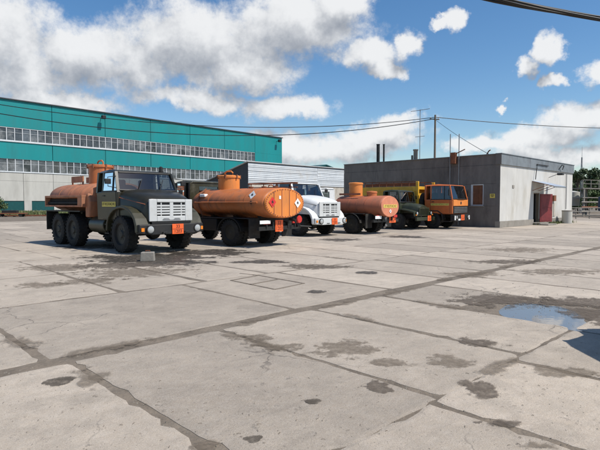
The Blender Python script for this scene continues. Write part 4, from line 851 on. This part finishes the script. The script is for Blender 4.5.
def rear_dress(t, xr, zc, a, b, m, big=True):
    """rear bumper, lamps, number plate, orange plate"""
    mb = MB(); mb.box(xr+.15, xr+.27, -1.15, 1.15, .62, .76); mb.build('rear_beam', M['black'], t)
    for s in (-1, 1):
        mb = MB(); mb.box(xr+.1, xr+.15, s*.78-.17, s*.78+.17, .84, .98); o = mb.build('tail_lamp', M['red_lens'], t, bevel=.01)
        mb = MB(); mb.bar((xr+.14, s*.78, .7), (xr+.14, s*.78, .95), .05); mb.build('lamp_bracket', M['black'], o)
        mb = MB(); mb.box(-3.49 if xr > -5.4 else -3.8, (-3.49 if xr > -5.4 else -3.8)-.75, s*.9-.3, s*.9+.3, .38, 1.05) if False else mb.box(xr+.62, xr+.65, s*.9-.28, s*.9+.28, .32, 1.05); mb.build('mud_flap', M['rubber'], t)
# ---- truck 2: long orange tank seen from behind
T2 = (-4.60, 21.55, 0)
t2 = round_truck('tanker_truck', T2, R(140.9), 'tanker truck parked backwards with long bright orange oval tank and green cab', 'olive2', .50, 3.49, cabz=.12)
x2 = -5.17
tank(t2, x2+.06, -1.35, 1.60, 1.12, .56, M['orange'], pw=2.1)
mb = MB(); mb.loft([ell(x2-.075, 0, 1.60, 1.06, .52, pw=2.1), ell(x2-.03, 0, 1.60, 1.08, .54, pw=2.1)]); ep = mb.build('tank_end', M['orange_end'], t2, smooth=40)
for y in (-.62, -.22, .2, .62):
    mb = MB(); hh = .5*math.sqrt(1-(y/1.08)**2); mb.box(x2-.088, x2-.076, y-.014, y+.014, 1.60-hh, 1.60+hh); mb.build('seam', M['salmon'], ep)
mb = MB()
for k in range(44):
    a = 2*math.pi*k/44; mb.box(x2-.088, x2-.07, 1.03*math.cos(a)-.026, 1.03*math.cos(a)+.026, 1.60+.50*math.sin(a)-.018, 1.60+.50*math.sin(a)+.018)
tag(mb.build('rim_bolts', M['salmon'], ep), kind='stuff')
diamond(ep, (x2-.09, .72, 1.63), REAR, .19, M['red']); diamond(ep, (x2-.09, -.68, 1.60), REAR, .18, M['white'])
mb = MB(); mb.box(x2-.09, x2-.076, .26, .36, 1.74, 1.86); mb.build('small_label', M['white'], ep)
text('lettering', '3', .08, M['ink'], ep, (x2-.1, .72, 1.53), REAR)
dome(t2, -2.25, 0, 2.05, 2.70, .42, M['orange_end'])
mb = MB()
for x in (-2.75, -3.45, -4.15, -4.85): mb.tube([(x, -.75, 1.98), (x, -.75, 2.38)], .02)
mb.tube([(-2.6, -.75, 2.38), (-5.2, -.75, 2.36)], .03, 8); mb.tube([(-2.6, -.75, 2.22), (-5.2, -.75, 2.2)], .02, 6); mb.build('handrail', M['rust'], t2)
for x in (-3.2, -3.9, -4.5):
    mb = MB(); mb.lathe([(2.12, .07), (2.2, .07), (2.2, .1), (2.24, .1)], 10, 'z', (x, -.3, 0)); mb.build('vent_cap', M['rust'], t2)
mb = MB(); mb.tube([(-4.9, 1.125, 1.62), (-1.5, 1.125, 1.62)], .035, 8); mb.build('side_rail', M['orange'], t2)
mb = MB(); mb.tube([(-1.75, .9, 1.0), (-1.72, 1.12, 1.5), (-1.7, 1.05, 1.95), (-1.7, .7, 2.16)], .03, 8); mb.build('front_hoop', M['rust'], t2)
mb = MB(); mb.box(-2.05, -1.75, .935, 1.12, 1.78, 1.9, Matrix.Translation((0, -.02, .05))); mb.build('document_tube', M['white'], t2, bevel=.03)
diamond(t2, (-4.55, 1.005, 1.89), (R(62), 0, R(180)), .17, M['white'])
mb = MB(); mb.lathe([(0, .06), (.08, .06)], 12, 'y', (-4.6, 1.06, 1.62)); mb.build('side_valve', M['black'], t2)
rear_dress(t2, x2, 1.6, 1.1, .56, 'orange')
mb = MB(); mb.box(x2+.08, x2+.1, .64, 1.18, .86, .98); lp = mb.build('number_plate', M['white'], t2, bevel=.004)
plate(t2, (x2+.12, .12, .77), REAR, .42, .42)
for s in (-1, 1):
    mb = MB(); mb.box(-4.5, -1.6, s*.93-.2, s*.93+.2, 1.02, 1.06) ; mb.box(-2.75, -1.75, s*.88-.2, s*.88+.24, .55, 1.0); mb.build('side_locker', M['black'], t2, bevel=.02)
mb = MB(); mb.tube([(x2+.2, -.55, 1.0), (x2-.05, -.6, .95), (x2-.12, -.62, .7)], .06, 10); mb.build('discharge_pipe', M['black'], t2, smooth=40)
mb = MB(); mb.lathe([(-.03, .13), (.0, .15), (.03, .13)], 14, 'x', (x2+.05, -.95, .98)); mb.build('round_lamp', M['red_lens'], t2)
mb = MB(); mb.tube([(x2+.1, -1.05, .72), (x2-.02, -1.6, .68)], .03); mb.build('hose_end', M['black'], t2)

# ---- truck 4: short faded red tank seen from behind
T4 = (.62, 29.45, 0)
t4 = round_truck('tanker_truck', T4, R(137), 'tanker truck parked backwards with short faded red round ended tank', 'white_paint', .50, 3.8, cabz=.1)
x4 = -5.42
tank(t4, x4+.05, -2.5, 1.42, .86, .56, M['salmon'], pw=2.1)
mb = MB(); mb.loft([ell(x4-.075, 0, 1.42, .80, .52), ell(x4-.03, 0, 1.42, .82, .54)]); e4 = mb.build('tank_end', M['salmon_end'], t4, smooth=40)
mb = MB(); mb.box(x4-.085, x4-.076, -.62, .62, 1.36, 1.52); sp4 = mb.build('warning_stripe', M['yellow_print'], e4)
text('lettering', 'ОГНЕОПАСНО', .15, M['door_red'], sp4, (x4-.09, 0, 1.44), REAR, sx=1.05)
diamond(e4, (x4-.085, 0, 1.18), REAR, .11, M['white'])
dome(t4, -3.3, 0, 1.9, 2.70, .36, M['orange_end'], handle=False); dome(t4, -4.35, 0, 1.9, 2.22, .26, M['orange'], handle=False, name='inspection_hatch')
mb = MB(); mb.box(-4.0, -2.6, .52, .56, 2.02, 2.12); mb.build('walkway_rail', M['salmon'], t4)
rear_dress(t4, x4, 1.42, .9, .56, 'salmon')
mb = MB(); mb.box(x4+.08, x4+.1, .55, 1.1, .80, .95); mb.build('number_plate', M['white'], t4)
plate(t4, (x4+.13, -.55, .72), REAR, .62, .3)
mb = MB(); mb.tube([(x4+.25, .3, .9), (x4+.0, .3, .85), (x4-.03, .3, .45), (x4+.1, .3, .35)], .06, 10); mb.build('discharge_pipe', M['steel'], t4, smooth=40)
for s in (-1, 1):
    mb = MB(); mb.box(-4.6, -2.6, s*.9-.2, s*.9+.2, 1.02, 1.06); mb.box(-2.9, -1.9, s*.85-.2, s*.85+.2, .5, .95); mb.build('side_locker', M['black'], t4, bevel=.02)

# ---- truck 5: dark green truck facing out, half hidden
t5 = round_truck('flatbed_truck', (6.55, 31.0, 0), R(-42), 'dark green bonneted truck half hidden behind the faded red tank', 'green', .50, 3.6, cabz=.0)
mb = MB(); mb.box(-5.2, -1.3, -1.15, 1.15, 1.05, 1.13); bed = mb.build('load_bed', M['wood'], t5)
for s in (-1, 1):
    mb = MB(); mb.box(-5.2, -1.3, s*1.15-.02, s*1.15+.02, 1.14, 1.55); mb.build('side_board', M['green'], bed)
mb = MB(); mb.box(-1.3, -1.26, -1.13, 1.13, 1.14, 1.7); mb.build('head_board', M['green'], bed)
mb = MB(); mb.box(-5.2, -5.16, -1.13, 1.13, 1.14, 1.55); mb.build('tail_board', M['green'], bed)
for s in (-1, 1):
    mb = MB(); mb.box(1.27, 1.3, s*1.0-.05, s*1.0+.05, .86, .92); mb.build('indicator', M['amber'], t5)

# ---- truck 6: orange forward-control truck with yellow tank frame
t6 = empty('tanker_truck', (9.0, 32.1, 0), R(-40), 'orange flat fronted truck with yellow tank, parked against the grey wall', 'truck')
cab(t6, -.52, 1.32, 1.08, .92, 1.82, 2.72, 1.2, 1.12, M['cab_orange'], xrt=-.5, doorx=(-.1, 1.12), stripe=(1.45, 1.58))
mb = MB(); mb.box(1.325, 1.36, -1.14, 1.14, 1.42, 1.80); fp = mb.build('front_panel', M['orange_end'], t6, bevel=.015)  # sun on the cab front is painted in with the brighter orange
mb = MB(); mb.lathe([(1.361, .09), (1.372, .09)], 16, 'x', (0, 0, 1.60)); mb.build('badge', M['ink'], fp)
mb = MB(); mb.box(1.325, 1.35, -1.1, 1.1, .95, 1.40); gp6 = mb.build('grille', M['black'], t6)
for k in range(4):
    mb = MB(); mb.box(1.35, 1.37, -1.0, 1.0, 1.02+.09*k, 1.05+.09*k); mb.build('slat', M['steel'], gp6)
mb = MB(); mb.box(1.2, 1.46, -1.22, 1.22, .50, .88); mb.build('bumper', M['black'], t6, bevel=.03)
for s in (-1, 1): headlamp(t6, 1.47, s*.9, .72, .11)
plate(t6, (1.475, .05, .70), FRONT, .5, .34)
mb = MB(); mb.box(1.462, 1.472, -.62, -.3, .53, .63); mb.build('number_plate', M['white'], t6)
for s in (-1, 1):
    mb = MB(); mb.box(1.462, 1.47, s*1.1-.08, s*1.1+.08, .56, .82); mb.build('marker_board', M['white'], t6)
    o_ = [(-.72, .55), (-.66, .95), (-.4, 1.14), (.4, 1.14), (.66, .95), (.74, .6), (.68, .6), (.6, .92), (.36, 1.08), (-.36, 1.08), (-.6, .92), (-.66, .55)]
    mb = MB(); mb.prism(o_, 'y', s*.78, s*1.23); mb.build('wing', M['black'], t6, bevel=.02)
    mb = MB(); mb.box(.62, 1.15, s*1.0-.2, s*1.0+.2, .45, .5); mb.build('step', M['black'], t6)
    wheel(t6, 0, s, .53, .3, 1.03, 'hub', True)
    for x in (-3.3, -4.6): wheel(t6, x, s, .53, .3, 1.03, 'hub', True, .02)
chassis(t6, -5.8, 1.2, .95, [(0, .53), (-3.3, .53), (-4.6, .53)])
mb = MB(); mb.box(-.6, 1.0, -.4, .4, .7, 1.0); mb.build('engine', M['black'], t6)
tank(t6, -5.6, -1.25, 1.86, 1.17, .76, M['yellow'], pw=2.8)
fr6 = MB()
for s in (-1, 1):
    fr6.box(-5.7, -.98, s*1.15-.05, s*1.15+.05, 2.34, 2.66); fr6.box(-1.12, -.94, s*1.15-.07, s*1.15+.07, 1.0, 2.98); fr6.box(-5.7, -5.58, s*1.15-.06, s*1.15+.06, 1.0, 2.46)
fr6.box(-1.1, -.98, -1.1, 1.1, 2.46, 2.66); fr6.build('tank_frame', M['yellow'], t6, bevel=.02)
for s in (-1, 1):
    mb = MB(); mb.box(-5.57, -1.13, s*1.19-.012, s*1.19+.012, 1.55, 2.335); mb.build('side_panel', M['yellow'], t6)
rl = MB()
for s in (-1, 1):
    for k in range(9): rl.bar((-5.5+k*.55, s*1.12, 2.66), (-5.5+k*.55, s*1.12, 2.98), .035)
    rl.bar((-5.55, s*1.12, 2.98), (-1.15, s*1.12, 2.98), .05)
rl.build('walkway_rail', M['rust'], t6)
mb = MB(); mb.box(-5.5, -1.2, -.9, .9, 2.50, 2.56); mb.build('walkway', M['rust'], t6)
mb = MB(); mb.box(-5.4, -1.3, -.5, -.45, 2.57, 2.9); mb.build('hose_tray', M['rust'], t6)
mb = MB(); mb.tube([(-5.4, -.75, 2.62), (-1.3, -.75, 2.62)], .09, 10); mb.build('suction_hose', M['rubber'], t6, smooth=40)
mb = MB(); mb.lathe([(-.15, .42), (-.13, .5), (.13, .5), (.15, .42)], 24, 'x', (-.78, -.62, 1.75)); mb.build('spare_wheel', M['rubber'], t6, smooth=40)
mb = MB(); mb.lathe([(-2.6, .28), (-1.2, .28)], 16, 'x', (0, -.9, .75)); mb.build('fuel_tank', M['black'], t6, smooth=40)
mb = MB(); mb.box(-2.5, -1.3, -1.24, -1.2, .52, .62); mb.build('reflector_board', M['white'], t6)

# ------------------------------------------------------------------ small white block in front of the first truck
cx, cy = ground_px(146.5, 261.5); bk = empty('white_block', (cx, cy+.12, 0), R(8), 'small whitish block standing on the wet patch before the first truck', 'block')
mb = MB(); mb.prism([(-.19, 0), (.19, 0), (.17, .25), (-.17, .25)], 'y', -.12, .12); mb.build('body', M['plinth'], bk, bevel=.015)
mb = MB(); mb.tube([(-.06, 0, .25), (-.06, 0, .29), (.06, 0, .29), (.06, 0, .25)], .01); mb.build('lifting_loop', M['rust'], bk)

# ------------------------------------------------------------------ poles and overhead lines
def pole(x, y, h, label, arm=True, lean=0.0):
    t = empty('utility_pole', (x, y, 0), R(20), label, 'pole', 'poles carrying the overhead lines')
    mb = MB(); mb.tube([(0, 0, -.3), (lean*.5, 0, h*.5), (lean, 0, h)], .15, 10, .10); mb.build('post', M['wood'], t, smooth=50)
    if arm:
        mb = MB(); mb.bar((lean-.6, .12, h-.45), (lean+.6, .12, h-.45), .1); ar = mb.build('cross_arm', M['wood'], t)
        for s in (-.5, .5):
            mb = MB(); mb.lathe([(h-.40, .03), (h-.33, .055), (h-.27, .055), (h-.24, .03)], 10, 'z', (lean+s, .12, 0)); mb.build('insulator', M['white'], ar)
    return t
pole(14.75, 55, 11.2, 'weathered wooden pole rising behind the low grey building')
def wire(name, a, b, sag, r, label, n=40, strands=1, cat='cable'):
    a, b = Vector(a), Vector(b); mb = MB()
    for k in range(strands):
        pts = []
        for i in range(n+1):
            t = i/n; p = a.lerp(b, t); p.z -= sag*4*t*(1-t)
            if strands > 1: an = 2*math.pi*(k/strands+t*9); p = p+Vector((0, math.cos(an), math.sin(an)))*r*1.15
            pts.append(p)
        mb.tube(pts, r, 5)
    return tag(mb.build(name, M['black'], smooth=60), label, cat, 'overhead lines')
wire('overhead_cable', (14.75, 55, 10.95), (-33, 42, 11.2), 2.05, .035, 'upper thin overhead cable running left from the wooden pole')
wire('overhead_cable', (14.75, 55, 10.80), (-33, 42, 10.6), 2.55, .04, 'lower thin overhead cable sagging left from the wooden pole')
wire('overhead_cable', (14.75, 55, 10.95), (80, 72, 14.2), 1.6, .04, 'thin overhead cable running right from the wooden pole')
wire('stay_wire', (14.75, 55, 10.7), (13.0, 34.0, 4.78), .15, .018, 'thin stay wire slanting from the pole to the roof edge', cat='wire')
pole(-33, 42, 11.6, 'wooden pole out of the picture on the left'); pole(80, 72, 14.4, 'wooden pole out of the picture on the right')
# slack bundle of service wires close overhead, strung between two poles outside the picture
pole(8.0, 2.2, 5.2, 'short wooden pole out of the picture beyond the van', arm=False); pole(-5, 2.2, 6.9, 'wooden pole out of the picture beside the viewer', arm=False)
mb = MB()
for k in range(4):
    pts = []; dy, dz_ = ((0, .007), (.006, -.006), (-.007, -.004), (.0, -.014))[k]
    for i in range(121):
        X = -5+13*i/120; d = X-1.08; an = X*1.7
        pts.append((X, 2.2+dy*math.cos(an)-dz_*math.sin(an), 2.436-.2*d+.08*d*d+dy*math.sin(an)+dz_*math.cos(an)-(.012*math.sin(X*2.1)**2 if k == 3 else 0)))
    mb.tube(pts, .0052, 6)
tag(mb.build('twisted_cable', M['black'], smooth=60), 'thick black twisted cable crossing the top right corner', 'cable')

# ------------------------------------------------------------------ trees and clutter on the right
def tree(name, x, y, h, rx, label, seed, m='leaf', narrow=False, group=None, nleaf=2600, zlow=.25):
    rd = random.Random(seed); t = empty(name, (x, y, 0), 0, label, 'tree', group)
    mb = MB(); mb.tube([(0, 0, -.2), (rd.uniform(-.2, .2), rd.uniform(-.2, .2), h*.35), (rd.uniform(-.4, .4), rd.uniform(-.3, .3), h*.8)], h*.022, 8, h*.006)
    clumps = []
    for k in range(16 if not narrow else 20):
        a = rd.uniform(0, 6.28); z = h*(zlow+.72*rd.random()); q = math.sqrt(max(.05, 1-((z/h-.55)/.5)**2))*rx*rd.uniform(.25, .85)
        c = Vector((q*math.cos(a), q*math.sin(a), z)); clumps.append((c, rx*rd.uniform(.24, .42)))
        b = Vector((0, 0, z*.7)); mb.tube([b, (b+c)/2+Vector((0, 0, .2)), c], h*.008, 5, h*.002)
    mb.build('trunk', M['bark'], t)
    lf = MB(); s = rx*.075
    for i in range(nleaf):
        c, r = clumps[rd.randrange(len(clumps))]; d = Vector((rd.gauss(0, 1), rd.gauss(0, 1), rd.gauss(0, .8))).normalized()*r*rd.random()**.45; p = c+d
        u = Vector((rd.gauss(0, 1), rd.gauss(0, 1), rd.gauss(0, 1))).normalized(); v = u.cross(Vector((rd.gauss(0, 1), rd.gauss(0, 1), rd.gauss(0, 1)))).normalized(); k = s*rd.uniform(.6, 1.4)
        lf.add([p-u*k, p+v*k*.6, p+u*k, p-v*k*.6], [(0, 1, 2, 3)])
    me = bpy.data.meshes.new('crown'); me.from_pydata(lf.v, [], lf.f); me.materials.append(M[m]); inst('crown', me, t); return t
tree('poplar_tree', 41.6, 75, 7.6, 1.5, 'tall dark tree directly behind the white building corner', 3, narrow=True, nleaf=4200, zlow=.12)
tree('broadleaf_tree', 47.5, 84, 7.6, 3.2, 'dark green tree behind the pipe rack, left of the mast', 4)
tree('broadleaf_tree', 58, 98, 6.2, 4.2, 'wide dark green tree right of the mast', 5, 'leaf2')
tree('broadleaf_tree', 66, 108, 6.6, 4.4, 'dark green tree cut by the right edge of the picture', 6)
tree('broadleaf_tree', 53, 92, 5.6, 3.6, 'lower green tree filling the gap behind the mast', 8)
tree('broadleaf_tree', 45.5, 80, 5.0, 2.2, 'small bushy tree close behind the building corner', 9, 'leaf2')
for i, (x, y, h, r) in enumerate([(-47.5, 78, 3.3, 1.7)]):
    tree('bush', x, y, h, r, 'leafy green bush at the left edge before the factory wall', 20+i, 'leaf2', nleaf=1800, zlow=.1)
# pipe rack
pr = empty('pipe_rack', (34.0, 60, 0), R(20), 'pipe rack with pale railings and horizontal pipes beside the building', 'pipe rack')
for i, x in enumerate((0, 3, 6, 9)):
    for yy in (0, 2.2):
        mb = MB(); mb.box(x-.09, x+.09, yy-.09, yy+.09, 0, 3.4 if i < 3 else 2.2); mb.build('post', M['plinth'], pr)
for z in (.6, 1.1, 1.7):
    mb = MB(); mb.tube([(-.5, -.15, z), (14, -.15, z)], .09, 8); mb.build('pipe', M['plinth' if z != 1.1 else 'rust'], pr, smooth=50)
for z in (2.2, 3.3):
    mb = MB(); mb.box(-.3, 6.3, -.12, 2.3, z, z+.1); mb.build('deck', M['plinth'], pr)
for z in (3.9, 4.35):
    mb = MB(); mb.bar((-.3, -.1, z), (6.3, -.1, z), .06); mb.build('railing', M['plinth'], pr)
for k in range(6):
    mb = MB(); mb.bar((-.3+k*1.3, -.1, 3.4), (-.3+k*1.3, -.1, 4.35), .06); mb.build('baluster', M['plinth'], pr)
mb = MB(); mb.lathe([(1.2, .2), (1.25, .9), (3.0, .9), (3.15, .2)], 18, 'z', (2.2, 3.6, 0)); mb.build('vessel', M['panel_pale'], pr, smooth=40)
mb = MB(); mb.lathe([(-2.2, .05), (-2.1, .7), (2.1, .7), (2.2, .05)], 16, 'x', (9.5, 3.2, 1.3)); mb.build('drum', M['steel'], pr, smooth=40)
# rail fence along the far edge of the yard
fc = empty('pipe_fence', (26.5, 50.5, 0), R(12), 'low pale pipe fence along the far right edge of the yard', 'fence')
for k in range(14):
    mb = MB(); mb.bar((k*1.6, 0, 0), (k*1.6, 0, 1.15), .09); mb.build('post', M['plinth'], fc)
for z in (.35, .72, 1.1):
    mb = MB(); mb.tube([(-.2, -.06, z), (21, -.06, z)], .045, 6); mb.build('rail', M['plinth'], fc)
ms = empty('radio_mast', (43.2, 77, 0), 0, 'thin lattice mast standing among the trees at the right', 'mast')
mb = MB()
for a in range(3):
    c, s = .22*math.cos(a*2.094), .22*math.sin(a*2.094); mb.tube([(c, s, 0), (c*.3, s*.3, 8.6)], .035, 5)
for k in range(12):
    z = k*.7; q = 1-.7*z/8.6
    for a in range(3):
        p0 = (.22*q*math.cos(a*2.094), .22*q*math.sin(a*2.094), z); p1 = (.22*q*math.cos((a+1)*2.094), .22*q*math.sin((a+1)*2.094), z+.7); mb.bar(p0, p1, .03)
mb.build('lattice', M['steel'], ms)
mb = MB(); mb.lathe([(8.6, .03), (10.2, .015)], 6, 'z'); mb.build('whip', M['steel'], ms)
pole(54.5, 92, 5.9, 'far small pole among the trees at the right edge', arm=False)

# low trailer / truck body cut by the right edge
bx_ = empty('dark_blue_truck', (34.6, 55.4, 0), R(100), 'dark blue truck far off, cut by the right edge of the picture', 'truck')
mb = MB(); mb.box(-1.0, .9, -1.1, 1.1, .7, 2.3); b0 = mb.build('cab', mat('dark_blue_paint', (.02, .035, .08), .5), bx_, bevel=.1)
mb = MB(); mb.box(.89, .93, -.95, .95, 1.5, 2.1); mb.build('windscreen', M['pane'], bx_)
mb = MB(); mb.box(-5, -1.1, -1.15, 1.15, .95, 1.9); mb.build('load_box', M['dark_side'], bx_, bevel=.03)
for x in (0, -3.6):
    for s in (-1, 1): wheel(bx_, x, s, .48, .27, .95, 'steel', False)

# ------------------------------------------------------------------ strip before the factory: rails, grass, cart, wall foot
tr = empty('railway_track', (-30, 61, 0), R(14), 'rusty railway track crossing the far left of the yard', 'track')
for s in (-.76, .76):
    mb = MB(); mb.box(-40, 30, s-.035, s+.035, .1, .17); mb.box(-40, 30, s-.07, s+.07, .02, .05); mb.box(-40, 30, s-.015, s+.015, .05, .1); mb.build('rail', M['rust'], tr)
sm = MB(); sm.box(-.12, .12, -1.3, 1.3, -.05, .06); sme = sm.mesh('sleeper', M['wood'])
for k in range(75): inst('sleeper', sme, tr, (-39+k*.92, 0, 0))
gs = MB(); rd = random.Random(31)
for _ in range(9000):
    q = rd.random(); x = -75+q*60; y = 66+rd.random()**1.5*26+(x+45)*.5
    if rd.random() < .25: x, y = -60+rd.random()*50, 63.5+rd.gauss(0, 1.2)+(rd.random()*50-20)*.0
    hgt = rd.uniform(.15, .5); a = rd.uniform(0, 3.14); wd = rd.uniform(.05, .16); dx, dy = wd*math.cos(a), wd*math.sin(a); lx, ly = rd.gauss(0, .12), rd.gauss(0, .12)
    gs.add([(x-dx, y-dy, -.03), (x+dx, y+dy, -.03), (x+lx, y+ly, hgt)], [(0, 1, 2)])
me = bpy.data.meshes.new('grass'); me.from_pydata(gs.v, [], gs.f); me.materials.append(M['grass']); tag(inst('grass', me), 'strip of rough grass before the factory wall', 'grass', kind='stuff')
wd = MB(); rd = random.Random(33)
for _ in range(700):
    s = rd.uniform(5.5, 13.5); dd = -.1-abs(rd.gauss(0, .25)); x = 12.9+.7071*s-.7071*-dd*-1; y = 32.3+.7071*s+.7071*dd
    x = 12.9+.7071*s-.7071*dd; hgt = rd.uniform(.06, .28); a = rd.uniform(0, 3.1); w_ = .03; wd.add([(x-w_*math.cos(a), y-w_*math.sin(a), -.02), (x+w_*math.cos(a), y+w_*math.sin(a), -.02), (x+rd.gauss(0, .06), y+rd.gauss(0, .06), hgt)], [(0, 1, 2)])
me = bpy.data.meshes.new('weeds'); me.from_pydata(wd.v, [], wd.f); me.materials.append(M['grass']); tag(inst('weeds', me), 'weeds growing along the foot of the white wall', 'weeds', kind='stuff')
ct = empty('low_trolley', (-33.6, 58.2, 0), R(12), 'low dark rusty trolley on the far left of the yard', 'trolley')
mb = MB(); mb.box(-1.6, 1.6, -.6, .6, .32, .45); mb.build('deck', M['rust'], ct, bevel=.02)
mb = MB(); mb.box(-.9, .7, -.4, .4, .455, .75); mb.build('load', M['black'], ct, bevel=.04)
for x in (-1.1, 1.1):
    for s in (-1, 1):
        mb = MB(); mb.lathe([(-.05, .2), (.05, .2)], 14, 'y', (x, s*.5, .2)); mb.build('wheel', M['black'], ct)

# ------------------------------------------------------------------ van beside the viewer; only its shadow reaches into the picture
vn = empty('parked_van', (4.93, 4.9, 0), R(90), 'boxy van parked just outside the picture, casting the shadow at right', 'van')
vm = mat('van_paint', (.45, .46, .46), .35, coat=.4)
prof = [(-3.6, .35), (1.05, .35), (1.15, .6), (1.1, .95), (.75, 1.05), (.35, 1.62), (.1, 1.7), (-3.5, 1.72), (-3.62, 1.6)]
mb = MB(); mb.loft([[(x, s*w, z) for x, z in prof] for s, w in ((-1, .80), (-1, .87), (1, .87), (1, .80))]); mb.build('body', vm, vn, bevel=.05, seg=3)
mb = MB(); mb.add([(.74, -.76, 1.10), (.74, .76, 1.10), (.40, .68, 1.60), (.40, -.68, 1.60)], [(0, 1, 2, 3)]); o = mb.build('windscreen', M['pane'], vn); o.location.x = .035; o.location.z = .02
for s in (-1, 1):
    for a, b in ((-.5, .28), (-1.8, -.6), (-3.3, -1.9)):
        mb = MB(); mb.box(a, b, s*.873-.004, s*.873+.004, 1.08, 1.55); mb.build('side_window', M['pane'], vn)
    mb = MB(); mb.box(.42, .5, s*1.0-.1, s*1.0+.1, 1.05, 1.25); mb.bar((.42, s*.85, 1.1), (.45, s*.95, 1.12), .04); mb.build('mirror', M['black'], vn, bevel=.02)
    mb = MB(); mb.box(1.10, 1.16, s*.62-.14, s*.62+.14, .66, .84); mb.build('headlight', M['lens'], vn, bevel=.02)
    for x in (.45, -2.6): wheel(vn, x, s, .32, .2, .76, 'steel', False)
mb = MB(); mb.box(1.06, 1.22, -.82, .82, .36, .55); mb.build('bumper', M['black'], vn, bevel=.03)
